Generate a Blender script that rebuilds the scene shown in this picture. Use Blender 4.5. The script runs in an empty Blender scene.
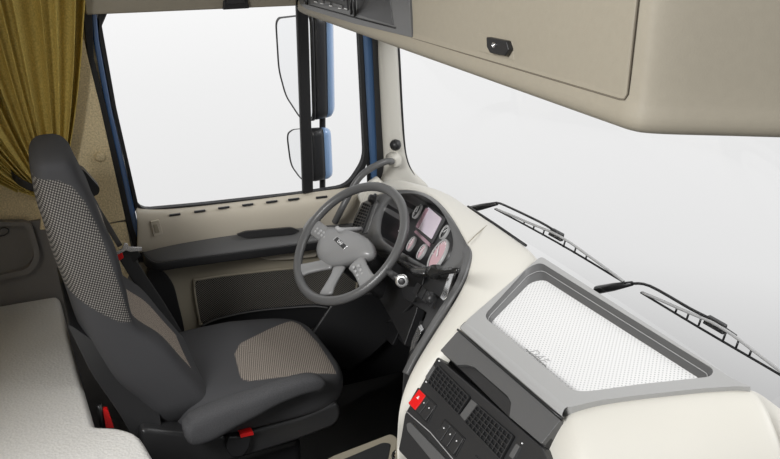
import bpy, bmesh, math, random
from mathutils import Vector, Matrix
random.seed(4)
V = Vector
scene = bpy.context.scene
COL = scene.collection

# ------------------------------------------------------------------ camera
FPX = 845.0
PITCH = math.atan(331 / FPX)
TH = math.atan2(410, 907.5)
EYE = V((1.96, 0.0, 2.05))
FW = V((-math.cos(TH) * math.cos(PITCH), math.sin(TH) * math.cos(PITCH), -math.sin(PITCH)))
RT = V((math.sin(TH), math.cos(TH), 0))
UP = RT.cross(FW)
cam = bpy.data.objects.new('camera', bpy.data.cameras.new('camera'))
COL.objects.link(cam)
cam.data.sensor_width = 36
cam.data.lens = 36 * FPX / 780
cam.data.clip_start = 0.05
cam.matrix_world = Matrix((( RT.x, UP.x, -FW.x, EYE.x), (RT.y, UP.y, -FW.y, EYE.y), (RT.z, UP.z, -FW.z, EYE.z), (0, 0, 0, 1)))
scene.camera = cam

def ray(u, v):
    return FW * FPX + RT * (u - 390) + UP * (229.5 - v)
def W(u, v, ax, val):                       # survey: where the line of sight meets an axis plane
    d = ray(u, v); i = 'xyz'.index(ax)
    return EYE + d * ((val - EYE[i]) / d[i])
def WP(u, v, p0, n, off=0.0):               # ... meets a slanted plane
    d = ray(u, v); n = V(n).normalized(); p0 = V(p0) + n * off
    return EYE + d * ((p0 - EYE).dot(n) / d.dot(n))

# ------------------------------------------------------------------ materials
def mat(name, col, rough=.5, metal=0, bump=None, noise=None, spec=.5, coat=0):
    m = bpy.data.materials.new(name); m.use_nodes = True
    nt = m.node_tree; b = nt.nodes['Principled BSDF']
    b.inputs['Base Color'].default_value = (*col, 1)
    b.inputs['Roughness'].default_value = rough
    b.inputs['Metallic'].default_value = metal
    b.inputs['Specular IOR Level'].default_value = spec
    b.inputs['Coat Weight'].default_value = coat
    tc = nt.nodes.new('ShaderNodeTexCoord')
    if noise:                               # (scale, amount): gentle mottling of the colour
        n = nt.nodes.new('ShaderNodeTexNoise'); n.inputs['Scale'].default_value = noise[0]; n.inputs['Detail'].default_value = 6
        nt.links.new(tc.outputs['Object'], n.inputs['Vector'])
        r = nt.nodes.new('ShaderNodeMapRange')
        r.inputs['To Min'].default_value = 1 - noise[1]; r.inputs['To Max'].default_value = 1 + noise[1]
        r.inputs['From Min'].default_value = .3; r.inputs['From Max'].default_value = .7
        nt.links.new(n.outputs['Fac'], r.inputs['Value'])
        x = nt.nodes.new('ShaderNodeVectorMath'); x.operation = 'SCALE'; x.inputs[0].default_value = col
        nt.links.new(r.outputs[0], x.inputs['Scale']); nt.links.new(x.outputs[0], b.inputs['Base Color'])
    if bump:                                # (kind, scale, strength)
        kind, sc, st = bump
        if kind == 'vor':
            n = nt.nodes.new('ShaderNodeTexVoronoi'); out = 'Distance'
        else:
            n = nt.nodes.new('ShaderNodeTexNoise'); n.inputs['Detail'].default_value = 4; out = 'Fac'
        n.inputs['Scale'].default_value = sc
        nt.links.new(tc.outputs['Object'], n.inputs['Vector'])
        bp = nt.nodes.new('ShaderNodeBump'); bp.inputs['Strength'].default_value = st; bp.inputs['Distance'].default_value = .002
        nt.links.new(n.outputs[out], bp.inputs['Height']); nt.links.new(bp.outputs[0], b.inputs['Normal'])
    return m

def weave(name, dark, light, k1, k2, axes, thr=.0, rough=.9, mask=None, soft=.15, plain=None):
    """woven cloth: rows of light stitches on a dark ground, axes = two 3-vectors; mask = attribute choosing woven (1) or plain cloth (0)"""
    m = bpy.data.materials.new(name); m.use_nodes = True
    nt = m.node_tree; b = nt.nodes['Principled BSDF']; N = nt.nodes.new; Lk = nt.links.new
    b.inputs['Roughness'].default_value = rough; b.inputs['Specular IOR Level'].default_value = .2
    tc = N('ShaderNodeTexCoord')
    def wave(ax, k, ph=None):
        d = N('ShaderNodeVectorMath'); d.operation = 'DOT_PRODUCT'; d.inputs[1].default_value = ax
        Lk(tc.outputs['Object'], d.inputs[0])
        mu = N('ShaderNodeMath'); mu.operation = 'MULTIPLY'; mu.inputs[1].default_value = k; Lk(d.outputs['Value'], mu.inputs[0])
        s = N('ShaderNodeMath'); s.operation = 'SINE'; Lk(mu.outputs[0], s.inputs[0]); return s
    a, c = wave(axes[0], k1), wave(axes[1], k2)
    p = N('ShaderNodeMath'); p.operation = 'MULTIPLY'; Lk(a.outputs[0], p.inputs[0]); Lk(c.outputs[0], p.inputs[1])
    r = N('ShaderNodeMapRange'); r.inputs['From Min'].default_value = thr - soft; r.inputs['From Max'].default_value = thr + soft
    Lk(p.outputs[0], r.inputs['Value'])
    mx = N('ShaderNodeMix'); mx.data_type = 'RGBA'; mx.inputs['A'].default_value = (*dark, 1); mx.inputs['B'].default_value = (*light, 1)
    Lk(r.outputs[0], mx.inputs['Factor']); out = mx.outputs['Result']
    if mask:
        at = N('ShaderNodeAttribute'); at.attribute_name = mask
        g = N('ShaderNodeMapRange'); g.inputs['From Min'].default_value = -.002; g.inputs['From Max'].default_value = .002
        Lk(at.outputs['Fac'], g.inputs['Value'])
        m2 = N('ShaderNodeMix'); m2.data_type = 'RGBA'; m2.inputs['A'].default_value = (*plain, 1)
        Lk(out, m2.inputs['B']); Lk(g.outputs[0], m2.inputs['Factor']); out = m2.outputs['Result']
    Lk(out, b.inputs['Base Color'])
    bp = N('ShaderNodeBump'); bp.inputs['Strength'].default_value = .3; bp.inputs['Distance'].default_value = .001
    nn = N('ShaderNodeTexNoise'); nn.inputs['Scale'].default_value = 500; Lk(tc.outputs['Object'], nn.inputs['Vector'])
    Lk(nn.outputs['Fac'], bp.inputs['Height']); Lk(bp.outputs[0], b.inputs['Normal'])
    return m

CREAM = mat('cream_plastic', (.655, .635, .575), .45, bump=('noise', 350, .12))
TAUPE = mat('taupe_plastic', (.33, .295, .225), .55, bump=('noise', 350, .15))
DOORC = mat('door_beige', (.54, .49, .40), .5, bump=('noise', 350, .12))
SHELF = mat('overhead_beige', (.315, .283, .222), .6, bump=('noise', 260, .15), noise=(60, .02))
FELT = mat('felt_beige', (.70, .585, .37), .95, bump=('vor', 160, .5), noise=(170, .22), spec=.15)
GREY = mat('mid_grey_plastic', (.105, .105, .105), .36, bump=('noise', 500, .15))
LGREY = mat('silver_grey_plastic', (.40, .40, .40), .38, bump=('noise', 600, .08))
TRAYG = mat('tray_frame_grey', (.37, .37, .365), .32, bump=('noise', 600, .08))
DGREY = mat('dark_grey_plastic', (.030, .030, .031), .36, bump=('noise', 500, .2))
PANELG = mat('side_locker_grey', (.17, .16, .15), .6, bump=('noise', 400, .3))
BLACK = mat('black_plastic', (.017, .017, .018), .4)
RUBBER = mat('black_rubber', (.008, .008, .009), .55)
CARPET = mat('black_carpet', (.095, .093, .092), .95, bump=('noise', 900, .6), noise=(300, .3), spec=.1)
RIMM = mat('wheel_leather', (.105, .105, .105), .32, bump=('noise', 900, .15))
HUBM = mat('wheel_hub_grey', (.25, .25, .25), .30)
SILVER = mat('satin_silver', (.75, .75, .75), .25, metal=.9)
CHROME = mat('chrome', (.85, .85, .85), .08, metal=1)
BLUE = mat('blue_body_paint_lit', (.30, .46, .72), .22, metal=.1, coat=1)  # one blue body paint; this copy is lightened for the lit mirror covers
BLUE_SHADED = mat('blue_body_paint_shaded', (.055, .12, .27), .18, metal=.2, coat=1)  # same blue paint, its shade on the rear post put into the colour
BLUE_MID = mat('blue_body_paint_mid', (.13, .25, .48), .18, metal=.2, coat=1)  # same blue paint, half-lit tone for the windscreen pillar
SEAM = mat('beige_shadow_gap', (.14, .12, .09), .7)
GLOSSB = mat('glossy_black', (.02, .02, .02), .18)
REDP = mat('red_plastic', (.75, .012, .012), .35)
MATT = mat('mattress_vinyl', (.61, .60, .575), .5, bump=('vor', 130, .5), noise=(150, .07), spec=.4)
MIRG = mat('mirror_glass', (.92, .93, .94), .03, metal=1)
WEBB = mat('belt_webbing', (.030, .030, .031), .8, bump=('noise', 700, .4))
BELTG = mat('belt_grey', (.12, .115, .11), .7)
CLOTHD = mat('charcoal_cloth', (.060, .060, .063), .95, bump=('noise', 600, .4), noise=(260, .14), spec=.15)
CLOTHA = mat('armrest_cloth', (.072, .072, .075), .95, bump=('noise', 600, .4), noise=(260, .14), spec=.15)
PINK = mat('dial_pink', (.66, .43, .47), .4)
DIALW = mat('dial_silver', (.60, .57, .59), .35)
LCD = mat('lcd_panel', (.80, .70, .80), .25)
LCDP = mat('lcd_pink', (.42, .26, .31), .2)
WHITE = mat('white_print', (.8, .8, .8), .5)
CORD = mat('cloth_seam', (.11, .11, .115), .9)

def perf_mat():
    m = mat('tray_mat_white', (.78, .78, .775), .45)
    nt = m.node_tree; b = nt.nodes['Principled BSDF']; N = nt.nodes.new; Lk = nt.links.new
    tc = [n for n in nt.nodes if n.type == 'TEX_COORD'][0]
    def wave(ax, k):
        d = N('ShaderNodeVectorMath'); d.operation = 'DOT_PRODUCT'; d.inputs[1].default_value = ax; Lk(tc.outputs['Object'], d.inputs[0])
        mu = N('ShaderNodeMath'); mu.operation = 'MULTIPLY'; mu.inputs[1].default_value = k; Lk(d.outputs['Value'], mu.inputs[0])
        s = N('ShaderNodeMath'); s.operation = 'COSINE'; Lk(mu.outputs[0], s.inputs[0]); return s
    a, c = wave((.707, .707, 0), 740), wave((.707, -.707, 0), 740)
    p = N('ShaderNodeMath'); p.operation = 'ADD'; Lk(a.outputs[0], p.inputs[0]); Lk(c.outputs[0], p.inputs[1])
    r = N('ShaderNodeMapRange'); r.inputs['From Min'].default_value = .7; r.inputs['From Max'].default_value = 1.5; Lk(p.outputs[0], r.inputs['Value'])
    mx = N('ShaderNodeMix'); mx.data_type = 'RGBA'; mx.inputs['A'].default_value = (.76, .76, .755, 1); mx.inputs['B'].default_value = (.42, .42, .42, 1)
    Lk(r.outputs[0], mx.inputs['Factor']); Lk(mx.outputs['Result'], b.inputs['Base Color'])
    return m
PERF = perf_mat()

def glass_mat():
    m = bpy.data.materials.new('clear_glass'); m.use_nodes = True
    nt = m.node_tree; nt.nodes.remove(nt.nodes['Principled BSDF']); o = nt.nodes['Material Output']
    t = nt.nodes.new('ShaderNodeBsdfTransparent'); t.inputs[0].default_value = (.99, .99, .99, 1)
    g = nt.nodes.new('ShaderNodeBsdfGlossy'); g.inputs['Roughness'].default_value = .02
    f = nt.nodes.new('ShaderNodeFresnel'); f.inputs[0].default_value = 1.15
    mx = nt.nodes.new('ShaderNodeMixShader'); q = nt.nodes.new('ShaderNodeMath'); q.operation = 'MULTIPLY'; q.inputs[1].default_value = .05; nt.links.new(f.outputs[0], q.inputs[0]); nt.links.new(q.outputs[0], mx.inputs[0])
    nt.links.new(t.outputs[0], mx.inputs[1]); nt.links.new(g.outputs[0], mx.inputs[2]); nt.links.new(mx.outputs[0], o.inputs[0])
    return m
GLASS = glass_mat()

# ------------------------------------------------------------------ mesh helpers
def thing(name, label, cat, loc, group=None):
    o = bpy.data.objects.new(name, None); COL.objects.link(o); o.location = loc
    o.empty_display_size = .1
    o['label'] = label; o['category'] = cat
    if group: o['group'] = group
    return o
def struct(name, loc=(0, 0, 0)):
    o = bpy.data.objects.new(name, None); COL.objects.link(o); o.location = loc; o['kind'] = 'structure'; return o
def tag(o, label, cat, group=None, kind=None):
    o['label'] = label; o['category'] = cat
    if group: o['group'] = group
    if kind: o['kind'] = kind
    return o
def wloc(o):
    p = V((0, 0, 0))
    while o is not None:
        p += o.location; o = o.parent
    return p
def build(name, verts, faces, m, parent=None, bevel=0, segs=3, subsurf=0, smooth=True, solid=0, soff=-1, angle=30):
    me = bpy.data.meshes.new(name)
    me.from_pydata([tuple(v) for v in verts], [], faces)
    bm = bmesh.new(); bm.from_mesh(me)
    bmesh.ops.remove_doubles(bm, verts=bm.verts, dist=1e-6)
    bmesh.ops.recalc_face_normals(bm, faces=bm.faces)
    bm.to_mesh(me); bm.free()
    me.materials.append(m)
    o = bpy.data.objects.new(name, me); COL.objects.link(o)
    if parent is not None:
        o.parent = parent; o.location = -wloc(parent)
    if solid:
        s = o.modifiers.new('thickness', 'SOLIDIFY'); s.thickness = solid; s.offset = soff
    if subsurf:
        s = o.modifiers.new('smooth', 'SUBSURF'); s.levels = subsurf; s.render_levels = subsurf
    if bevel:
        s = o.modifiers.new('bevel', 'BEVEL'); s.width = bevel; s.segments = segs; s.limit_method = 'ANGLE'; s.angle_limit = math.radians(angle)
        w = o.modifiers.new('wn', 'WEIGHTED_NORMAL'); w.keep_sharp = True
    if smooth:
        for p in me.polygons: p.use_smooth = True
    return o
def merge(lists):
    v, f = [], []
    for a, b in lists:
        k = len(v); v += list(a); f += [tuple(i + k for i in q) for q in b]
    return v, f
def P_prism(pts, off):
    pts = [V(p) for p in pts]; n = len(pts); off = V(off)
    v = pts + [p + off for p in pts]
    return v, [tuple(range(n)), tuple(range(2 * n - 1, n - 1, -1))] + [(i, (i + 1) % n, (i + 1) % n + n, i + n) for i in range(n)]
def prism(name, pts, off, m, parent=None, bevel=.003, **k):
    if not bevel: k.setdefault('smooth', False)
    return build(name, *P_prism(pts, off), m, parent, bevel=bevel, **k)
def P_box(c, s, R=None):
    c = V(c); R = R or Matrix.Identity(3)
    v = [c + R @ V((x * s[0] / 2, y * s[1] / 2, z * s[2] / 2)) for x in (-1, 1) for y in (-1, 1) for z in (-1, 1)]
    return v, [(0, 1, 3, 2), (4, 6, 7, 5), (0, 4, 5, 1), (2, 3, 7, 6), (0, 2, 6, 4), (1, 5, 7, 3)]
def box(name, c, s, m, parent=None, bevel=.003, R=None, **k):
    return build(name, *P_box(c, s, R), m, parent, bevel=bevel, **k)
def spline(pts, n=8, closed=False):
    pts = [V(p) for p in pts]; out = []; N = len(pts)
    rng = range(N if closed else N - 1)
    for i in rng:
        g = (lambda j: pts[j % N]) if closed else (lambda j: pts[min(max(j, 0), N - 1)])
        p0, p1, p2, p3 = g(i - 1), g(i), g(i + 1), g(i + 2)
        for k in range(n):
            t = k / n
            out.append(.5 * ((2 * p1) + (p2 - p0) * t + (2 * p0 - 5 * p1 + 4 * p2 - p3) * t * t + (3 * p1 - p0 - 3 * p2 + p3) * t ** 3))
    if not closed: out.append(pts[-1])
    return out
def P_tube(pts, r, segs=14, closed=False, flat=None, up=None):
    """flat = (w, h) makes a band instead of a round tube"""
    pts = [V(p) for p in pts]; N = len(pts); v, f = [], []
    nrm = None
    for i, p in enumerate(pts):
        a = pts[(i - 1) % N] if (closed or i) else p; b = pts[(i + 1) % N] if (closed or i < N - 1) else p
        t = (b - a).normalized()
        if up is not None: s = t.cross(V(up)).normalized(); nn = s.cross(t)
        else:
            if nrm is None: nrm = t.orthogonal().normalized()
            nrm = (nrm - t * nrm.dot(t)).normalized(); nn = nrm; s = t.cross(nn)
        rr = r[i] if isinstance(r, (list, tuple)) else r
        for k in range(segs):
            q = 2 * math.pi * k / segs
            if flat:
                c_, s_ = math.cos(q), math.sin(q)
                cx = math.copysign(abs(c_) ** .35, c_) * flat[0] / 2; sy = math.copysign(abs(s_) ** .35, s_) * flat[1] / 2
                v.append(p + s * cx + nn * sy)
            else: v.append(p + (nn * math.cos(q) + s * math.sin(q)) * rr)
    M = N if closed else N - 1
    for i in range(M):
        for k in range(segs):
            a, b = i * segs, ((i + 1) % N) * segs; k2 = (k + 1) % segs
            f.append((a + k, a + k2, b + k2, b + k))
    if not closed: f += [tuple(range(segs))[::-1], tuple((N - 1) * segs + k for k in range(segs))]
    return v, f
def tube(name, pts, r, m, parent=None, segs=14, closed=False, sm=0, flat=None, up=None, **k):
    if sm:
        pts = spline(pts, sm, closed)
        if isinstance(r, (list, tuple)): r = [q.x for q in spline([V((a, 0, 0)) for a in r], sm, closed)]
    return build(name, *P_tube(pts, r, segs, closed, flat, up), m, parent, **k)
def P_grid(rows, closed=False):
    n = len(rows[0]); v = [V(p) for r in rows for p in r]; f = []
    for i in range(len(rows) - 1):
        for k in range(n if closed else n - 1):
            k2 = (k + 1) % n; f.append((i * n + k, i * n + k2, (i + 1) * n + k2, (i + 1) * n + k))
    return v, f
def sheet(name, rows, m, parent=None, solid=.004, subsurf=2, **k):
    v, f = P_grid(rows)
    return build(name, v, f, m, parent, solid=solid, subsurf=subsurf, **k)
def loft(name, rows, m, parent=None, caps=True, **k):
    v, f = P_grid(rows, True); n = len(rows[0])
    if caps: f += [tuple(range(n)), tuple((len(rows) - 1) * n + i for i in range(n))]
    return build(name, v, f, m, parent, **k)
def P_sphere(c, r, su=16, sv=10, ax=(1, 1, 1)):
    v, f = [], []
    for j in range(sv + 1):
        a = math.pi * j / sv
        for i in range(su):
            q = 2 * math.pi * i / su
            v.append(V(c) + V((r * ax[0] * math.sin(a) * math.cos(q), r * ax[1] * math.sin(a) * math.sin(q), r * ax[2] * math.cos(a))))
    for j in range(sv):
        for i in range(su): f.append((j * su + i, j * su + (i + 1) % su, (j + 1) * su + (i + 1) % su, (j + 1) * su + i))
    return v, f
def rnd(pts, r, n=5):
    """round the corners of a polygon given as Vectors (2D tuples or 3D); r may be a list"""
    P = [V((*p, 0)) if len(p) == 2 else V(p) for p in pts]; out = []; N = len(P)
    for i, p in enumerate(P):
        rr = r[i] if isinstance(r, (list, tuple)) else r
        a, b = P[i - 1] - p, P[(i + 1) % N] - p
        rr = min(rr, a.length * .48, b.length * .48)
        if rr < 1e-6: out.append(p); continue
        s, e = p + a.normalized() * rr, p + b.normalized() * rr
        for k in range(n + 1):
            t = k / n; out.append((1 - t) ** 2 * s + 2 * t * (1 - t) * p + t * t * e)
    return out
def plate(name, px, p0, n, m, parent=None, up=0.0, thick=.004, r=0, bevel=.001, rn=4, **k):
    """raised plate on a slanted panel: outline surveyed on the panel plane, standing 'up' above it"""
    n = V(n).normalized(); pts = [WP(u, v, p0, n) + n * up for u, v in px]
    if r: pts = rnd(pts, r, rn)
    return prism(name, pts, -n * thick, m, parent, bevel=bevel, **k)
def quad_at(q, a, b):                      # bilinear point in a quad of Vectors (TL, TR, BR, BL)
    return (q[0] * (1 - a) + q[1] * a) * (1 - b) + (q[3] * (1 - a) + q[2] * a) * b
def text_mesh(name, body, size, origin, ex, ey, m, parent, depth=.0006, offset=0.0, shear=0.0):
    cu = bpy.data.curves.new(name + '_curve', 'FONT'); cu.body = body; cu.size = size; cu.extrude = depth; cu.offset = offset; cu.shear = shear
    cu.align_x = 'CENTER'; cu.align_y = 'CENTER'; cu.resolution_u = 3
    t = bpy.data.objects.new(name, cu); COL.objects.link(t)
    bpy.context.view_layer.update()
    me = bpy.data.meshes.new_from_object(t.evaluated_get(bpy.context.evaluated_depsgraph_get()))
    bpy.data.objects.remove(t)
    ex, ey = V(ex).normalized(), V(ey).normalized(); ez = ex.cross(ey).normalized()
    for vt in me.vertices: vt.co = V(origin) + ex * vt.co.x + ey * vt.co.y + ez * vt.co.z
    me.materials.clear(); me.materials.append(m); me.name = name
    o = bpy.data.objects.new(name, me); COL.objects.link(o); o.parent = parent; o.location = -wloc(parent)
    return o

# ================================================================== SETTING
XD = -1.1                                    # inner face of the driver's side wall
fl = box('floor', (0.0, .45, -.02), (2.4, 2.2, .04), CARPET, bevel=0); fl['kind'] = 'structure'
fw = box('wall_front', (-.1, 1.52, .45), (2.2, .04, .9), BLACK, bevel=0); fw['kind'] = 'structure'
cl = box('ceiling_light_block', (-.35, .25, 2.42), (1.7, 1.7, .04), TAUPE, bevel=.01); cl['kind'] = 'structure'  # unseen roof panel, added to keep overhead light off the seat
rw = box('wall_rear', (-.45, -.62, 1.2), (1.5, .04, 2.4), FELT, bevel=0); rw['kind'] = 'structure'
def Wd(u, v, x=XD): return W(u, v, 'x', x)
# lower side wall beside the bunk (grey), felt above it
wl = struct('wall_left', (XD, -.2, 0))
prism('wall_panel', [(XD, -.6, 0), (XD, .42, 0), (XD, .42, .70), (XD, .34, .99), (XD, -.6, .99)], (-.05, 0, 0), PANELG, wl)
prism('felt_lining', [(XD - .012, -.6, .98), (XD - .012, .30, .98), (XD - .012, .30, 2.4), (XD - .012, -.6, 2.4)], (-.04, 0, 0), FELT, wl)
prism('lower_side_wall', [(XD - .03, .35, 0), (XD - .03, 1.52, 0), (XD - .03, 1.52, .90), (XD - .03, .35, .90)], (-.03, 0, 0), BLACK, wl)
# side locker: dark grey moulded tray with a rounded recess
T = thing('side_locker', 'dark grey moulded storage pocket on the side wall left of the driver seat', 'storage pocket', (XD, -.05, .7))
rim = rnd([(-60, 222), (31, 222), (41, 256), (33, 273), (-60, 296)], [2, 8, 8, 10, 2])
inn = rnd([(-60, 226), (27, 226), (35, 255), (28, 269), (-60, 289)], [2, 7, 7, 9, 2])
a = [Wd(p.x, p.y, XD + .03) for p in rim]; b = [Wd(p.x, p.y, XD + .03) for p in inn]; c = [p + V((-.024, 0, 0)) for p in b]
d = [p + V((-.028, 0, 0)) for p in a]
v, f = P_grid([d, a, b, c], True); nn = len(a); f += [tuple(3 * nn + i for i in range(nn))]
build('recess_frame', v, f, PANELG, T, bevel=.002, segs=2)
tube('finger_pull', [Wd(u, v_, XD + .012) for u, v_ in [(-2, 231), (3, 228), (8, 229), (8, 233), (2, 236), (-2, 235)]], .0022, DGREY, T, closed=True, sm=4, segs=8)

# B-pillar felt trim with its button
T = thing('pillar_trim', 'tan felt covered panel between mustard curtain and door window', 'trim panel', (XD, .2, .75))
prism('felt_panel', rnd([Wd(*p, XD + .012) for p in [(60, 40), (84, 40), (88, 58), (101, 110), (125.5, 220), (105, 224), (100, 226), (40, 230)]], .004), (-.02, 0, 0), FELT, T, bevel=.004)
prism('lower_trim', rnd([Wd(*p, XD + .008) for p in [(96, 226), (126, 222), (134, 262), (120, 300), (80, 300)]], .006), (-.018, 0, 0), FELT, T, bevel=.006)
cb = Wd(100, 156.5, XD + .014)
loft('button', [[cb + V((dx, r * math.cos(q), r * math.sin(q))) for q in [i * math.pi / 12 for i in range(24)]] for dx, r in [(-.004, .018), (.005, .018), (.008, .015), (.009, .009), (.009, .003)]], FELT, T)

# ---- door frame posts (seal, blue painted post, seal)
def strip(name, L, R_, x0, th, m, parent, bevel=.003):
    return prism(name, [Wd(*p, x0) for p in L] + [Wd(*p, x0) for p in reversed(R_)], (-th, 0, 0), m, parent, bevel=bevel)
dr = struct('door_1', (XD, .8, .2))
strip('rear_seal', [(82, 8), (88, 58), (100.5, 110), (127, 226), (139, 262)], [(92, 8), (94, 58), (107, 110), (133, 226), (146, 262)], XD + .01, .05, RUBBER, dr)
strip('blue_frame_post', [(91, 12), (93.5, 40), (106, 108), (118.5, 165), (130, 222), (141, 262)], [(97, 12), (99.5, 40), (112, 108), (125, 165), (137, 218), (150, 262)], XD + .006, .06, BLUE_SHADED, dr, bevel=.008)
strip('window_seal', [(98.5, 12), (99.5, 40), (112.5, 108), (126, 165), (135.5, 212)], [(108, 12), (102, 26), (116.5, 108), (129, 163), (138.5, 205)], XD + .004, .05, RUBBER, dr)

# ---- side window opening: black gasket around the glass
def Wo(u, v): return Wd(u, v, XD - .02)
wn = struct('window_1', (XD, .8, 1.0))
op_out = [(97.5, 10), (250, 2), (360.5, -3), (368.5, 165), (352, 189), (300, 196), (200, 207.5), (136.5, 212.5), (116, 120), (98, 30)]
op_in = [(99.5, 13.5), (250, 7), (357.5, 3), (365, 160), (348, 186), (300, 193.5), (200, 204.5), (139, 210), (118.5, 120), (101.5, 30)]
a = rnd([Wo(*p) for p in op_out], .05, 4); b = rnd([Wo(*p) for p in op_in], .045, 4); n_ = len(a)
v = a + b + [p + V((-.03, 0, 0)) for p in a] + [p + V((-.03, 0, 0)) for p in b]; f = []
for i in range(n_):
    j = (i + 1) % n_
    f += [(i, j, j + n_, i + n_), (i + 2 * n_, i + 3 * n_, j + 3 * n_, j + 2 * n_), (i, i + 2 * n_, j + 2 * n_, j), (i + n_, j + n_, j + 3 * n_, i + 3 * n_)]
build('gasket', v, f, RUBBER, wn, bevel=.002)
prism('side_glass', [p + V((-.012, 0, 0)) for p in b], (-.004, 0, 0), GLASS, wn, bevel=0)
prism('divider_bar', [Wd(*p, XD - .005) for p in [(296.5, -5), (308, -5), (313.5, 192), (303.5, 194)]], (-.022, 0, 0), RUBBER, wn, bevel=.004)

# ---- side header above the door
T = thing('side_header', 'taupe rail running above the driver door window', 'header', (XD, .6, 1.7))
prism('rail', [V((XD + .03, W(86, 14, 'x', XD + .03).y, 1.69)), V((XD + .03, .995, 1.685)), V((XD + .03, .995, 2.0)), V((XD + .03, W(84, 14, 'x', XD + .03).y, 2.0))], (-.06, 0, 0), SHELF, T, bevel=.006)
T = thing('rail_clip', 'small black clip on the taupe rail above the door window', 'clip', Wd(236, 5, XD + .05))
prism('clip_base', rnd([Wd(*p, XD + .034) for p in [(222, 9.5), (223, 0), (247, -1), (249, 8)]], .006), (.012, 0, 0), BLACK, T, bevel=.003)
prism('clip_tongue', rnd([Wd(*p, XD + .046) for p in [(226, 4), (227, -5), (244, -5), (245, 3)]], .006), (.008, 0, 0), DGREY, T, bevel=.002)

# ================================================================== DOOR LINING
def doorplate(name, px, x, th, m, bevel=.006, r=.01, parent=dr, **k):
    pts = [Wd(*p, x) for p in px]
    if r: pts = rnd(pts, r, 4)
    return prism(name, pts, (-th, 0, 0), m, parent, bevel=bevel, **k)
# top ledge: rows across from the glass down to the armrest, gently bulged
cols = []
for (u, vt, vb) in [(134, 207, 246), (150, 211, 246), (200, 206.5, 240), (250, 200.5, 234), (300, 194, 228), (352, 187, 224), (372, 184, 222)]:
    t, bt = Wd(u, vt + 1, XD - .012), Wd(u + 2, vb + 6, XD + .02)
    cols.append([t + V((-.03, 0, -.002)), t, V((XD + .018, t.y, t.z - .006)), V((XD + .032, t.y, t.z - .04)), V((XD + .030, (t.y + bt.y) / 2, (t.z + bt.z) / 2 - .02)), V((XD + .02, bt.y, bt.z)), V((XD - .02, bt.y, bt.z - .03))])
sheet('window_ledge', cols, DOORC, dr, solid=.006, soff=0)
for (u, vv) in [(175, 215), (200, 211.5), (224, 208), (248, 205), (272, 202), (294, 199.5), (322, 197.5)]:
    w_ = 5.5; p = [Wd(u - w_, vv - .2, XD + .026), Wd(u + w_, vv - 1.6, XD + .026), Wd(u + w_, vv + .2, XD + .026), Wd(u - w_, vv + 1.6, XD + .026)]
    prism('vent_slot', p, (-.008, 0, 0), DGREY, dr, bevel=.0006)
# lock tab
doorplate('lock_surround', [(150.5, 222), (159, 220), (163, 234), (154, 237)], XD + .040, .012, DOORC, r=.004, bevel=.002)
doorplate('lock_catch', [(153, 224.5), (157, 224), (160, 232.5), (155.5, 233.5)], XD + .0425, .004, TAUPE, r=.003, bevel=.001)
# main lining: the door's beige, darkened to paint in the far side's shade
lin = [(136, 262), (150, 264), (300, 244), (372, 232), (384, 300), (372, 318), (330, 322), (300, 348), (262, 396), (214, 404), (196, 380), (164, 322), (146, 300)]
doorplate('door_lining', lin, XD + .005, .05, TAUPE, r=.03, bevel=.008)
# armrest: long dark swept moulding
rows = []
spec = [(143, 247, 263, .010), (148, 249, 270, .035), (165, 245, 273, .062), (200, 239, 268, .080), (250, 232, 262, .088), (285, 229, 256, .088), (312, 226, 252, .085), (350, 222, 248, .08), (375, 219, 244, .07)]
for (u, vt, vb, dx) in spec:
    t, bt = Wd(u, vt, XD + dx * .4), Wd(u, vb, XD + dx)
    y = (t.y + bt.y) / 2
    rows.append([V((XD - .01, y, t.z)), V((XD + .25 * dx, y, t.z)), V((XD + .62 * dx, y, t.z * .8 + bt.z * .2)), V((XD + dx, y, t.z * .52 + bt.z * .48)), V((XD + dx, y, t.z * .42 + bt.z * .58)), V((XD + .9 * dx, y, bt.z + .004)), V((XD + .3 * dx, y, bt.z)), V((XD - .01, y, bt.z))])
def finer(rows, n=5): 
    cc = list(zip(*rows)); cc = [spline(list(c), n) for c in cc]; return [list(r) for r in zip(*cc)]
loft('armrest', finer(rows, 4), GREY, dr, subsurf=1)
# raised dark plate paints the pull recess's shade; black band darkens the lower half
pr_ = rnd([(236, 235), (246, 231.5), (292, 227.5), (301, 231), (292, 234.5), (246, 238.5)], 3)
prism('pull_recess_shade', [Wd(p.x, p.y, XD + .062) for p in pr_], (-.012, 0, 0), DGREY, dr, bevel=.004)
tube('armrest_dark_band', [Wd(u, v_, x) for u, v_, x in [(143, 255, XD + .02), (146, 261, XD + .05), (156, 266.5, XD + .070), (175, 264.5, XD + .080), (200, 261, XD + .086), (250, 254.5, XD + .092), (310, 246.5, XD + .091), (340, 242, XD + .088)]], 0, BLACK, dr, sm=5, segs=12, flat=(.008, .034), up=(0, 0, 1))
# small moulded grip below armrest
doorplate('lower_grip', [(258, 257), (270, 251), (300, 248), (318, 247), (318, 257), (290, 260), (268, 261)], XD + .030, .03, DOORC, r=.02, bevel=.010)
doorplate('belt_reel_cover', [(146, 268), (162, 270), (174, 284), (184, 325), (188, 360), (172, 345), (152, 300)], XD + .028, .03, BLACK, r=.03, bevel=.01)
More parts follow.
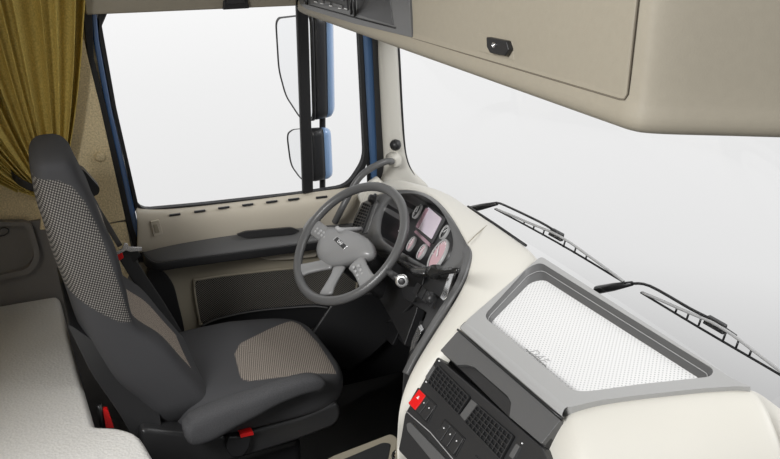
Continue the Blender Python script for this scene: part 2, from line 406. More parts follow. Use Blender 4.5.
# speaker cloth insert with rim and map pocket
clothD = weave('door_cloth', (.020, .019, .018), (.20, .185, .16), 700, 700, ((0, 1, 0), (0, 0, 1)), thr=.15)
ins = [(194, 284), (202, 279), (250, 272.5), (316, 266), (352, 262), (356, 290), (340, 306), (300, 308), (250, 311), (204, 324), (199, 318)]
doorplate('cloth_insert', ins, XD + .014, .01, clothD, r=.02, bevel=.003)
tube('insert_rim', [Wd(u, v_, XD + .012) for u, v_ in ins], .005, TAUPE, dr, closed=True, sm=4, segs=8)
doorplate('map_pocket', [(201, 325), (216, 318), (256, 310), (308, 305), (340, 304), (322, 320), (300, 340), (262, 380), (214, 380)], XD + .022, .02, BLACK, r=.02, bevel=.004)
tube('pocket_lip', [Wd(u, v_, XD + .03) for u, v_ in [(202, 326), (218, 319), (256, 311), (310, 306.5), (328, 308)]], .0035, GREY, dr, sm=5, segs=8)
prism('kick_panel', [Wd(*p, XD + .03) for p in [(331, 306), (352, 296), (392, 290), (400, 330), (372, 356), (350, 372), (300, 352)]], (-.03, 0, 0), DGREY, dr, bevel=.01)

# ================================================================== A PILLAR
tr = struct('trim_1', (XD, 1.3, 1.0))
def Wx(u, v, x): return W(u, v, 'x', x)
prism('pillar_seal', [Wx(*p, -1.13) for p in [(359, 20), (361, 20), (369, 160), (370, 190), (367, 190), (366, 150)]], (-.03, .02, 0), RUBBER, tr)
prism('blue_pillar_post', [Wx(*p, -1.145) for p in [(361, 20), (372, 20), (377.5, 160), (378, 190), (368, 190), (367.5, 150)]], (-.04, .02, 0), BLUE_MID, tr, bevel=.010)
prism('inner_pillar_face', [Wx(*p, -1.12) for p in [(371, 15), (380, 15), (386, 160), (386, 190), (377, 190), (376.5, 150)]], (-.03, .02, 0), DGREY, tr, bevel=.004)
rows = []
for (v_, l, r) in [(20, 377, 396), (60, 378.5, 399), (100, 380.5, 401), (140, 382.5, 403.5), (160, 384, 407), (172, 384, 413), (182, 380, 424), (192, 372, 436)]:
    a, b = Wx(l, v_, -1.10), Wx(r, v_, -1.09)
    m1, m2 = a.lerp(b, .35) + V((.022, -.006, 0)), a.lerp(b, .8) + V((.020, 0, 0))
    rows.append([a + V((-.04, .01, 0)), a, m1, m2, b, b + V((-.05, .02, 0))])
loft('pillar_cover', rows, CREAM, tr, subsurf=2)
tube('windscreen_seal', [Wx(u, v_, -1.09) for u, v_ in [(396.5, 15), (399.5, 60), (401.5, 100), (404, 140), (406.5, 158), (412, 172), (423, 187), (434, 194)]], .0045, RUBBER, tr, sm=4, segs=10)
tube('header_seal', [(-1.09, 1.36, 1.72), (-.6, 1.40, 1.72), (0, 1.42, 1.72), (.7, 1.40, 1.72), (1.05, 1.3, 1.72)], .008, RUBBER, tr, sm=4, segs=8)
# windscreen glass
wn2 = struct('window_2', (0, 1.45, 1.0))
g0 = [(-1.085, 1.40, .98), (-.7, 1.475, .98), (0, 1.50, .98), (.7, 1.475, .98), (1.085, 1.40, .98)]
rows = []
for t in [0, .5, 1]:
    rows.append(spline([V(p) + V((0, -.09 * t, .78 * t)) for p in g0], 5))
sheet('windscreen_glass', rows, GLASS, wn2, solid=.005, subsurf=0)

T = thing('tweeter_ball', 'round black ball mount on the cream windscreen pillar', 'ball mount', Wx(396, 145, -1.075))
v, f = P_sphere(Wx(395.5, 145, -1.055), .0235, ax=(1, 1, 1)); build('ball', v, f, BLACK, T)
c0 = Wx(395.5, 145, -1.055); tube('ball_stem', [c0 + V((-.005, .005, 0)), c0 + V((-.045, .03, 0))], .016, DGREY, T)
T = thing('grab_handle', 'curved dark grey grab handle at the foot of the windscreen pillar', 'grab handle', Wx(394, 161, -1.03))
tube('handle_bar', [Wx(392, 161.5, -1.035), Wx(386, 161.5, -1.01), Wx(375, 166, -1.0), Wx(364, 173, -1.0), Wx(356, 182, -1.0), Wx(349, 195, -1.0), Wx(341, 210, -1.0), Wx(335, 222, -1.03)], .0135, GREY, T, sm=6)
loft('handle_socket', [[Wx(396.5, 161, -1.045) + V((dx, r * math.cos(q), r * math.sin(q) * 1.25)) for q in [i * math.pi / 10 for i in range(20)]] for dx, r in [(-.05, .027), (.0, .024), (.010, .018), (.012, .010)]], CREAM, T)
prism('corner_moulding', rnd([Wx(*p, -1.02) for p in [(357, 196), (366, 186), (378, 178), (386, 186), (378, 200), (362, 206)]], .01), (-.04, .01, 0), CREAM, T, bevel=.01)

# ================================================================== OVERHEAD CONSOLE
T = thing('overhead_console', 'large beige overhead storage console above the windscreen', 'overhead console', (0, 1.1, 1.66))
YS, ZB = 1.0, 1.66
plan = [(-1.13, 1.03), (-1.075, 1.004), (-1.0, YS), (-.5, YS), (0, YS), (.5, YS), (.72, YS), (.785, YS + .003), (.825, 1.03), (.90, 1.155), (1.02, 1.36), (1.10, 1.52)]
plan = [p.to_3d() if len(p) == 2 else p for p in spline([V((*p, 0)) for p in plan], 4)]
rows = []
zs = [(ZB + .004, .28), (ZB, .05), (ZB, .022), (ZB + .006, .006), (ZB + .018, 0), (ZB + .045, .006), (ZB + .058, .010)]
for i, p in enumerate(plan):
    a, b = plan[max(i - 1, 0)], plan[min(i + 1, len(plan) - 1)]
    t = (b - a).normalized(); n = V((-t.y, t.x, 0))          # inward (forward)
    rows.append([V((p.x, p.y, z)) + n * o_ for z, o_ in zs] + [V((p.x, p.y, 1.95)) + n * .010, V((p.x, p.y, 2.12)) + n * .012, V((p.x, p.y, 2.2)) + n * .05])
sheet('console_body', rows, SHELF, T, solid=.006, soff=1, subsurf=1)
# bright rounded lower lip runs the full width; lid sits above it
lid = rnd([V((-.105, YS + .002, 1.706)), V((.765, YS + .002, 1.716)), V((.772, YS + .002, 1.93)), V((.772, YS + .002, 2.14)), V((-.15, YS + .002, 2.14))], [.006, .012, .0, .01, .01], 4)
ld = prism('storage_lid', lid, (0, .02, 0), SHELF, T, bevel=.005)
tube('lid_seam', [V((-.125, YS + .001, 1.70)), V((-.09, YS + .001, 1.7015)), V((.755, YS + .001, 1.7115)), V((.768, YS + .001, 1.714)), V((.7745, YS + .001, 1.725)), V((.776, YS + .001, 1.93)), V((.776, YS + .001, 2.12))], .0019, SEAM, T, segs=8)
# latch
Yl = YS + .001
prism('latch_recess', rnd([W(*p, 'y', Yl) for p in [(477, 33), (512, 41.5), (514, 61), (478, 51)]], .003), (0, .004, 0), SHELF, ld, bevel=.0015)
lt = prism('latch', rnd([W(*p, 'y', YS - .012) for p in [(486, 37), (506, 41), (508.5, 50), (505, 56), (489.5, 53), (486.5, 47)]], .004), (0, .013, 0), BLACK, ld, bevel=.0025)
kc = W(493.5, 45, 'y', YS - .014)
loft('key_lock', [[kc + V((r * math.cos(q), dy, r * math.sin(q))) for q in [i * math.pi / 8 for i in range(16)]] for dy, r in [(.004, .006), (-.001, .006), (-.001, .0042), (.0015, .004)]], CHROME, lt)
# dark equipment panel on the left
eq = prism('equipment_panel', rnd([W(*p, 'y', YS - .004) for p in [(296, -4), (298, -2), (300, 4.5), (306, 9), (355, 24), (411.5, 37.5), (408, -20), (300, -30)]], .003), (0, .012, 0), GREY, T, bevel=.002)
def Wq(u, v, y=YS - .006): return W(u, v, 'y', y)
prism('pocket_door', rnd([Wq(*p) for p in [(357, 14.5), (393, 25.5), (388.5, -10), (357, -18)]], .004), (0, .006, 0), DGREY, eq, bevel=.002)
tube('panel_groove', [Wq(u, v_) for u, v_ in [(304, 4), (350, 16.5), (395, 28)]], .0022, BLACK, eq, segs=6)
prism('radio', rnd([Wq(*p, YS - .010) for p in [(313, 1), (347, 10.5), (346, -20), (311, -26)]], .003), (0, .008, 0), DGREY, eq, bevel=.002)
for (u0, v0, u1, v1) in [(318, 1.5, 323, 3), (325, 3.4, 330, 4.8), (333, 5.5, 342, 8), (318, -3, 321, -2), (326, -2, 331, -.6), (335, -1, 343, 1.2)]:
    prism('radio_button', [Wq(u0, v0, YS - .013), Wq(u1, v1, YS - .013), Wq(u1, v1 - 2.8, YS - .013), Wq(u0, v0 - 2.8, YS - .013)], (0, .005, 0), GREY, eq, bevel=.0006)
for (u, v_) in [(314, 2), (320, 3.6), (329, 6), (338, 8.6), (344, 9)]:
    prism('marking', [Wq(u, v_, YS - .0135), Wq(u + 2.4, v_ + .6, YS - .0135), Wq(u + 2.4, v_ - .3, YS - .0135), Wq(u, v_ - .9, YS - .0135)], (0, .003, 0), WHITE, eq, bevel=0)
kc = Wq(305, 1, YS - .012)
loft('radio_knob', [[kc + V((r * math.cos(q), dy, r * math.sin(q))) for q in [i * math.pi / 8 for i in range(16)]] for dy, r in [(.01, .013), (0, .012), (-.003, .009), (-.003, .002)]], DGREY, eq)
for u in (350.5, 354):
    tube('handset_clip', [Wq(u, -16, YS - .012), Wq(u, -2, YS - .022), Wq(u + .5, 8, YS - .020), Wq(u + .5, 13 + (u - 350) * .6, YS - .006)], .0048, BLACK, eq, sm=4, segs=10)

# ================================================================== CURTAIN
T = thing('curtain', 'mustard yellow pleated curtain gathered beside the driver headrest', 'curtain', (XD + .07, .1, .75))
def curtain_mat():
    m = mat('mustard_cloth', (.56, .43, .125), .85, bump=('noise', 700, .5), noise=(160, .2), spec=.2)
    return m
CURT = curtain_mat()
SC, TC = 420, 60
ztop, ztie, zbot = 1.80, 1.125, .76
tops = [(-.62), (.262)]; 
gat0 = W(15, 180, 'x', XD + .07).y; gat1 = W(60, 182, 'x', XD + .07).y
rowsA, rowsB = [], []
ph = []; x_ = 0
for i in range(SC + 1):
    s = i / SC; ph.append(s * 2 * math.pi * 17 + 1.8 * math.sin(s * 19) + 1.3 * math.sin(s * 43 + 1))
for j in range(TC + 1):
    t = j / TC; rA = []
    for i in range(SC + 1):
        s = i / SC
        yt = tops[0] + (tops[1] - tops[0]) * s; yg = gat0 + (gat1 - gat0) * (s ** .8)
        p = t ** (.75 + .25 * s)
        bl = 3 * p * p - 2 * p ** 3 if s < .0 else (p * .72 + .28 * p ** 3)
        y = yt + (yg - yt) * bl
        z = ztop + (ztie - ztop) * t - .05 * math.sin(math.pi * t) * (1 - s) 
        amp = (.036 * (1 - .70 * t) * (.75 + .45 * math.sin(s * 31 + 2)) + .004)
        fold = math.sin(ph[i] + .5 * t * math.sin(s * 9)); fold = math.copysign(abs(fold) ** .8, fold)
        rA.append(V((XD + .062 + amp * fold + .02 * t * (1 - (2 * s - 1) ** 2), y + .010 * (1 - .7 * t) * math.cos(ph[i] * 1.0), z)))
    rowsA.append(rA)
sheet('curtain_cloth', rowsA, CURT, T, solid=.0015, subsurf=0)
for j in range(30):
    t = j / 29; r = []
    for i in range(181):
        s = i / 180
        y = gat0 + (gat1 - gat0) * s + .12 * (1 - s) * (1 - (1 - min(1, t * 3)) ** 2) + .05 * t
        r.append(V((XD + .055 + .009 * (1 + t) * math.sin(s * 2 * math.pi * 7 + .6 * t), y, ztie + (zbot - ztie) * t)))
    rowsB.append(r)
sheet('curtain_lower_cloth', rowsB, CURT, T, solid=.0015, subsurf=0)
tb = [W(u, v_, 'x', x) for u, v_, x in [(12, 174, XD + .08), (20, 182, XD + .115), (34, 188, XD + .125), (50, 190, XD + .125), (62, 187, XD + .10), (66, 182, XD + .05), (40, 178, XD + .01), (14, 172, XD + .02)]]
tube('curtain_tie', spline(tb, 5, True), 0, RUBBER, T, closed=True, flat=(.004, .026), up=(0, 0, 1), segs=12)

# ================================================================== MATTRESS
ztop = .70
outl = [V((-1.085, .047, ztop))] + [W(*p, 'z', ztop) for p in [(79, 370), (95, 424.5), (118, 425.5), (138, 431), (146, 443), (157, 462)]]
outl += [V((.30, .20, ztop)), V((.35, -.58, ztop)), V((-1.085, -.58, ztop))]
outl = rnd(outl, [.03, .0, .012, .02, .05, .03, .02, .05, .05, .03], 4)
cen = V((-.4, -.25, ztop))
def inset(pts, d, dz):
    out = []; N = len(pts)
    for i, p in enumerate(pts):
        t = (pts[(i + 1) % N] - pts[i - 1]).normalized(); nrm = V((t.y, -t.x, 0))   # outward for this winding is opposite
        if nrm.dot(cen - p) < 0 and False: nrm = -nrm
        out.append(p + nrm * d + V((0, 0, dz)))
    return out
A_ = sum((outl[i].x * outl[(i + 1) % len(outl)].y - outl[(i + 1) % len(outl)].x * outl[i].y) for i in range(len(outl)))
sg = -1 if A_ > 0 else 1
rows = [inset(outl, sg * d, dz) for d, dz in [(.022, -.13), (.004, -.118), (0, -.10), (0, -.03), (.003, -.014), (.010, -.004), (.016, -.001), (.022, 0), (.026, 0), (.034, 0), (.036, 0)]]
T = thing('sleeping_bunk', 'light grey grained bunk mattress behind the driver seat at lower left', 'bunk', (-.5, -.25, 0))
mt = loft('mattress', rows[:8], MATT, T, caps=False)
bm = bmesh.new(); bm.from_mesh(mt.data)
top_e = [e for e in bm.edges if e.is_boundary and all(v_.co.z > ztop - .002 for v_ in e.verts)]
bmesh.ops.triangle_fill(bm, use_beauty=True, edges=top_e, normal=(0, 0, 1))
for f_ in bm.faces:
    if len(f_.verts) == 3 and f_.normal.z < 0: f_.normal_flip()
    f_.smooth = True
bm.to_mesh(mt.data); bm.free()
prism('base', [(-1.08, -.58, .565), (.1, -.58, .565), (.1, -.02, .565), (-1.08, -.02, .565)], (0, 0, -.56), BLACK, T, bevel=.005)

# ================================================================== DRIVER SEAT
SX = -.60
T = thing('driver_seat', 'charcoal and patterned cloth driver seat with padded armrest', 'seat', (SX, .5, .0))
def sgn(a, p): return math.copysign(abs(a) ** p, a)
# backrest: z, half width, rear y, front y (bolster), centre recess
prof = [(.470, .15, .23, .44, .00), (.50, .20, .215, .46, .0), (.56, .235, .19, .425, .02), (.62, .245, .155, .395, .035), (.70, .25, .10, .355, .045), (.79, .25, .066, .305, .05), (.88, .25, .046, .235, .045), (1.0, .25, .028, .218, .042), (1.11, .245, .008, .203, .035),
        (1.18, .228, .0, .172, .022), (1.25, .202, -.010, .148, .012), (1.30, .186, -.012, .128, .008), (1.34, .180, -.010, .112, .004), (1.366, .174, -.004, .100, .0), (1.380, .158, .010, .084, 0), (1.388, .11, .026, .068, 0), (1.390, .04, .044, .056, 0)]
NS = 72
def bsec(z, w, yr, yf, c):
    r = []
    yc, hd = (yr + yf) / 2, (yf - yr) / 2
    for k in range(NS):
        q = 2 * math.pi * k / NS
        x = w * sgn(math.cos(q), .5); y = hd * sgn(math.sin(q), .55)
        if math.sin(q) > 0: y -= c * (1 - min(1, abs(x / w) ** 3)) 
        r.append(V((SX + x, yc + y, z)))
    return r
prof = [(p[0], p[1], p[2] + .026, p[3] + (.045 if p[0] < .85 else .032), p[4]) for p in prof]
fine = spline([V(p[:3]) for p in prof], 6); fine2 = spline([V((p[3], p[4], 0)) for p in prof], 6)
secs = [bsec(a.x, max(a.y, .02), a.z, b.x, max(b.y, 0)) for a, b in zip(fine, fine2)]
v, f = P_grid(secs, True); n = NS; f += [tuple(range(n)), tuple((len(secs) - 1) * n + i for i in range(n))]
def poly_sd(pt, poly):                        # signed distance to polygon (positive inside)
    x, y = pt; ins_ = False; dmin = 9; N = len(poly)
    for i in range(N):
        x1, y1 = poly[i]; x2, y2 = poly[(i + 1) % N]
        if (y1 > y) != (y2 > y) and x < (x2 - x1) * (y - y1) / (y2 - y1) + x1: ins_ = not ins_
        L2 = (x2 - x1) ** 2 + (y2 - y1) ** 2; t = max(0, min(1, ((x - x1) * (x2 - x1) + (y - y1) * (y2 - y1)) / L2))
        dmin = min(dmin, math.hypot(x - x1 - t * (x2 - x1), y - y1 - t * (y2 - y1)))
    return dmin if ins_ else -dmin
flank = [(W(*p, 'x', -.355).y, W(*p, 'x', -.355).z) for p in [(20, 190), (46, 187), (60, 187), (74, 193), (87, 208), (99, 231), (111, 263), (122, 294), (132, 323), (118, 321), (98, 311), (80, 301), (66, 294), (50, 288)]]
flank[0] = (-.05, flank[0][1]); flank[-1] = (-.05, flank[-1][1])
def add_mask(o, fn):
    at = o.data.attributes.new('cloth', 'FLOAT', 'POINT')
    for i, vt in enumerate(o.data.vertices): at.data[i].value = fn(vt.co)
CL_D = (.060, .060, .063)
FLK = weave('flank_cloth', (.045, .043, .042), (.27, .255, .235), 680, 640, ((0, .92, .38), (0, -.38, .92)), thr=.22, soft=.2, mask='cloth', plain=CL_D)
TAN = weave('seat_centre_cloth', (.065, .056, .050), (.36, .315, .27), 760, 620, ((.8, .6, 0), (-.6, .8, .0)), thr=.0, soft=.3, mask='cloth', plain=CL_D)
TANB = weave('back_centre_cloth', (.10, .085, .075), (.42, .36, .30), 800, 800, ((1, 0, 0), (0, 0, 1)), thr=.0, soft=.3)
bk = build('backrest', v, f, FLK, T)
bk.data.materials.append(TANB)
def fb(co):
    if co.x < SX + .08: return -.05
    return poly_sd((co.y, co.z), flank)
add_mask(bk, fb)
for p in bk.data.polygons:                     # tan centre strip on the front of the back
    c = p.center
    if -.09 < c.x - SX < .14 and p.normal.y > .3 and .64 < c.z < 1.16: p.material_index = 1
# seams along the bolster edge
def backseam(name, px, x, parent, m=CORD, r=.0025):
    return tube(name, [W(*p, 'x', x) for p in px], r, m, parent, sm=4, segs=6)
# lower rear shell
prism('back_shell', rnd([W(*p, 'x', -.375) for p in [(66, 322), (110, 352), (135, 362), (153, 388), (161, 420), (163, 470), (150, 470), (120, 415), (92, 375)]], .03), (-.45, 0, 0), DGREY, T, bevel=.02)
# cushion
def cush(z, hx, hy, yc, p=.42, xc=SX, fall=0):
    r = []
    for k in range(NS):
        q = 2 * math.pi * k / NS
        r.append(V((xc + hx * sgn(math.cos(q), p), yc + hy * sgn(math.sin(q), p), z - fall * max(0, (hy * sgn(math.sin(q), p))) )))
    return r
CZ = .588
cr = []
for z, hx, hy, fall in [(CZ - .15, .235, .255, 0), (CZ - .14, .262, .285, 0), (CZ - .10, .272, .298, .03), (CZ - .05, .272, .30, .08), (CZ - .02, .262, .29, .10), (CZ - .004, .24, .27, .12), (CZ + .004, .20, .235, .12), (CZ + .004, .12, .15, .12), (CZ + .004, .03, .04, .12)]:
    cr.append(cush(z, hx, hy, .607, .45, SX, fall))
cc = list(zip(*cr)); cc = [spline(list(c), 4) for c in cc]; cr = [list(r) for r in zip(*cc)]
v, f = P_grid(cr, True); f += [tuple(range(NS)), tuple((len(cr) - 1) * NS + i for i in range(NS))]
cu = build('seat_cushion', v, f, TAN, T)
cpoly = [(W(*p, 'z', CZ - .02).x, W(*p, 'z', CZ - .02).y) for p in [(235, 360), (240, 350), (268, 332), (292, 319), (300, 322), (318, 340), (330, 358), (342, 378), (330, 386), (290, 392), (248, 398), (243, 392)]]
at = cu.data.attributes.new('cloth', 'FLOAT', 'POINT')
for i, vt in enumerate(cu.data.vertices): at.data[i].value = min(poly_sd((vt.co.x, vt.co.y), cpoly), SX + .215 - vt.co.x, .885 - vt.co.y) if vt.co.z > CZ - .11 else -.05
# plinth under cushion
prism('seat_pan', rnd([W(*p, 'x', -.34) for p in [(140, 428), (172, 432), (230, 437), (300, 418), (338, 402), (342, 414), (336, 426), (300, 440), (250, 456), (200, 470), (140, 480)]], .03), (-.5, 0, 0), DGREY, T, bevel=.015)
box('suspension_base', (SX, .52, .15), (.36, .44, .30), BLACK, T, bevel=.03)
box('slide_rail', (SX + .12, .52, .02), (.05, .6, .04), DGREY, T, bevel=.008)
# armrest: swept padded bar on the near side
ax = [(188, 431, .038), (194, 429, .050), (208, 423, .054), (228, 413, .049), (252, 403, .040), (275, 393, .034), (298, 385, .031), (312, 382.5, .028), (320, 384, .022), (323, 385.5, .012)]
pts = [W(u, v_, 'x', -.285) for u, v_, r in ax]; rad = [r for _, _, r in ax]
sp = spline(pts, 5); rs = [q.x for q in spline([V((r, 0, 0)) for r in rad], 5)]
rows = []
for i, p in enumerate(sp):
    t = (sp[min(i + 1, len(sp) - 1)] - sp[max(i - 1, 0)]).normalized(); s = V((1, 0, 0)); up_ = s.cross(t)
    if up_.z < 0: up_ = -up_
    rr = rs[i]; rows.append([p + s * sgn(math.cos(q), .6) * min(.040, rr) + up_ * sgn(math.sin(q), .7) * rr for q in [k * math.pi / 14 for k in range(28)]])
p = rows[0]; c0 = sum(p, V()) / len(p); rows = [[c0 + (q - c0) * .5 - V((0, .014, -.004)) for q in p], [c0 + (q - c0) * .85 - V((0, .008, -.002)) for q in p]] + rows
loft('armrest', rows, CLOTHA, T)
# buckle
bkp = W(232, 438, 'x', -.33)
prism('buckle_stalk', rnd([W(*p, 'x', -.315) for p in [(228, 437), (252, 436), (250, 448), (243, 457), (232, 458), (226, 450)]], .01), (-.035, 0, 0), BLACK, T, bevel=.006)
o = prism('buckle_button', rnd([W(*p, 'x', -.308) for p in [(240, 434.5), (253, 431.5), (254, 435), (241, 438)]], .003), (-.03, 0, 0), REDP, T, bevel=.002); o['label'] = 'red buckle button'
o = prism('recline_lever', rnd([W(*p, 'x', -.35) for p in [(103, 410), (108, 410), (114, 428), (106, 428)]], .004), (-.02, 0, 0), REDP, T, bevel=.003); o['label'] = 'red lever'
tube('lever_stem', [W(99, 405, 'x', -.36), W(101, 415, 'x', -.36), W(103, 430, 'x', -.37)], .008, DGREY, T, segs=10)

# ================================================================== SEAT BELT
T = thing('seat_belt', 'grey seat belt running from the guide beside the headrest down to the door side', 'seat belt', (-.95, .3, .75))
prism('guide_housing', rnd([Wx(*p, -.80) for p in [(78, 168), (84, 170), (100, 188), (99, 194), (91, 198), (82, 188)]], .008), (-.05, 0, 0), BLACK, T, bevel=.006)
tube('guide_roller', [Wx(88, 196, -.80), Wx(92, 204, -.83)], .010, DGREY, T)
up_w = (.8, -.2, .5)
tube('upper_webbing', [Wx(91, 201, -.84), Wx(98, 210, -.86), Wx(108, 226, -.90), Wx(120, 246, -.95)], 0, BELTG, T, sm=4, flat=(.018, .003), up=(1, 0, .2), segs=12)
tube('lower_webbing', [Wx(122, 250, -.93), Wx(138, 276, -.93), Wx(158, 306, -.92), Wx(176, 336, -.90), Wx(184, 356, -.88)], 0, WEBB, T, sm=4, flat=(.05, .003), up=(1, 0, .2), segs=12)
prism('latch_tongue', rnd([Wx(*p, -.91) for p in [(116, 252), (122, 249), (124, 243), (128, 244), (129, 247), (142, 247.5), (142, 251), (130, 252), (126, 250.5), (118, 255)]], .003), (-.006, 0, 0), SILVER, T, bevel=.0015)
prism('anchor_cover', rnd([Wx(*p, -.93) for p in [(128, 253), (138, 250), (141, 256), (134, 264), (124, 258)]], .006), (-.02, 0, 0), BLACK, T, bevel=.004)
o = prism('red_marker', rnd([Wx(*p, -.915) for p in [(116.5, 254), (122, 252), (124, 258), (119, 261)]], .004), (-.01, 0, 0), REDP, T, bevel=.002); o['label'] = 'red marker'

# ================================================================== STEERING WHEEL
WC = W(349.5, 242, 'x', -.6); yw, tl, WR = math.radians(15), math.radians(45), .229
E1 = V((math.cos(yw), math.sin(yw), 0)); E2 = V((-math.sin(yw) * math.cos(tl), math.cos(yw) * math.cos(tl), math.sin(tl))); WN = E1.cross(E2)
T = thing('steering_wheel', 'grey four-spoke steering wheel with DAF badge', 'steering wheel', WC)
def ww(a, b, h=0): return WC + E1 * a + E2 * b + WN * h
tube('rim', [ww(WR * math.cos(q), WR * math.sin(q)) for q in [i * math.pi / 40 for i in range(80)]], .0165, RIMM, T, closed=True, segs=18, up=WN)
def wpx(u, v, h=-.02):
    p = WP(u, v, WC, WN, h) - WC; return V((p.dot(E1), p.dot(E2), 0))
hubpx = [(318, 243), (321, 234), (327, 227.5), (342, 229), (357, 233), (367, 239), (372, 247), (371, 255), (362, 259), (350, 261), (338, 264), (328, 264.5), (320, 259.5), (316.7, 251.6)]
hub = spline([wpx(*p) for p in hubpx], 4, True)
hc = sum(hub, V()) / len(hub)
rows = []
for s, h in [(.80, -.075), (.98, -.05), (1.04, -.035), (1.02, -.022), (.95, -.012), (.80, -.004), (.5, .002), (.15, .004)]:
    rows.append([ww(*(hc + (p - hc) * s).xy, h) for p in hub])
loft('hub', rows, HUBM, T)
def spoke(name, a, b, w0, w1, h0, h1, m):
    a, b = wpx(*a, 0), wpx(*b, 0); d = (b - a).normalized(); s = V((-d.y, d.x, 0)); rows = []
    for i in range(9):
        t = i / 8; c = a.lerp(b, t); w = w0 + (w1 - w0) * t + .010 * (2 * abs(t - .5)) ** 3; h = h0 + (h1 - h0) * (t * t * (3 - 2 * t))
        rows.append([ww(*(c + s * sgn(math.cos(q), .7) * w).xy, h + sgn(math.sin(q), .7) * .010) for q in [k * math.pi / 8 for k in range(16)]])
    return loft(name, rows, m, T, subsurf=1)
s1 = spoke('spoke', (330, 239), (307, 221.5), .030, .030, -.022, -.004, HUBM)
s2 = spoke('spoke', (352, 258), (369, 285), .030, .030, -.022, -.004, HUBM)
s3 = spoke('spoke', (328, 258), (298, 271), .022, .023, -.030, -.004, HUBM)
s4 = spoke('spoke', (335, 262), (325, 295), .022, .023, -.030, -.004, HUBM)
def btn(parent, u, v, r=.0062):
    q = wpx(u, v, .002); c = ww(*q.xy, -.004)
    loft('wheel_button', [[c + (E1 * math.cos(k) + E2 * math.sin(k)) * rr + WN * h for k in [i * math.pi / 6 for i in range(12)]] for rr, h in [(r, -.006), (r, .001), (r * .7, .003), (r * .2, .0035)]], LGREY, parent)
for k in range(4):
    for d in (0, 1): btn(s1, 313.5 + k * 3.1 + d * 1.0, 228.0 + k * 2.0 - d * -4.6 - 2)
for k in range(5):
    for d in (0, 1): btn(s2, 352.5 + k * 1.9 + d * 5.0, 266.5 + k * 4.0 - d * 1.5)
# badge
bc = wpx(341, 245, 0); o_ = ww(*bc.xy, .0048)
pc = wpx(342.5, 247, 0) - bc
bp = [wpx(*p, 0.0) for p in [(334, 240.5), (338, 237), (348.5, 247), (344.5, 250.5)]]
bd = prism('badge', [ww(*p.xy, .0065) for p in bp], -WN * .006, SILVER, T, bevel=.001)
bcc = sum(bp, V()) / 4; exb = (bp[2] + bp[1] * -1).normalized()
EXb = E1 * exb.x + E2 * exb.y; EYb = WN.cross(EXb)
prism('badge_field', [ww(*(bcc + (p - bcc) * .9).xy, .0072) for p in bp], -WN * .003, DGREY, bd, bevel=0)
text_mesh('badge_lettering', 'DAF', .0165, ww(*bcc.xy, .0082), EXb, EYb, WHITE, bd, offset=.0002)
# column
T = thing('steering_column', 'black steering column shroud behind the wheel with chrome-ringed ignition lock', 'steering column', ww(0, 0, -.15))
rows = []
for h, w, d in [(-.078, .05, .045), (-.10, .075, .06), (-.16, .075, .065), (-.24, .07, .06), (-.42, .06, .06)]:
    rows.append([ww(sgn(math.cos(q), .6) * w + hc.x, sgn(math.sin(q), .6) * d + hc.y, h) for q in [k * math.pi / 12 for k in range(24)]])
loft('shroud', rows, DGREY, T)
ic = W(402, 281, 'y', 1.0)
dn = V((.75, -.55, .3)).normalized(); e_ = dn.orthogonal().normalized(); g_ = dn.cross(e_)
def rings(c, prof_): return [[c + dn * h + (e_ * math.cos(k) + g_ * math.sin(k)) * r for k in [i * math.pi / 12 for i in range(24)]] for h, r in prof_]
loft('ignition_ring', rings(ic, [(-.05, .011), (-.02, .016), (-.004, .021), (.002, .021), (.006, .017), (.006, .011)]), SILVER, T)
loft('ignition_lock', rings(ic, [(0, .011), (.009, .011), (.011, .008), (.011, .002)]), DGREY, T)
tube('ignition_stem', [W(389, 272, 'y', 1.04), W(397, 278, 'y', 1.01)], .012, DGREY, T)
tube('indicator_stalk', [ww(hc.x - .05, .08, -.09), W(341, 230, 'x', -.68), W(337, 227.5, 'x', -.69)], [.008, .009, .008], LGREY, T, sm=3)
sk = [W(400, 262, 'y', 1.10), W(418, 272.5, 'y', 1.05), W(429, 272, 'y', 1.04), W(433, 272, 'y', 1.035), W(434, 272, 'y', 1.035), W(437, 272, 'y', 1.03), W(438, 272, 'y', 1.03), W(452, 270.5, 'y', 1.02), W(458, 270.5, 'y', 1.01)]
tube('control_stalk', sk, [.010, .016, .017, .017, .022, .022, .010, .009, .007], GLOSSB, T, segs=16)

# ================================================================== DASHBOARD
T = DB = thing('dashboard', 'cream and grey dashboard with instrument binnacle and centre tray', 'dashboard', (0, 1.2, .4))
Y, Z = 'y', 'z'
# tray plane etc
TP, TN = V((.4, 1.068, 1.0)), V((0, -.178, .984)).normalized()
DP, DN = V((.2, .970, .95)), V((0, -.69, .72)).normalized()
VP_, VN = V((.2, .931, .904)), V((0, -.846, .533)).normalized()
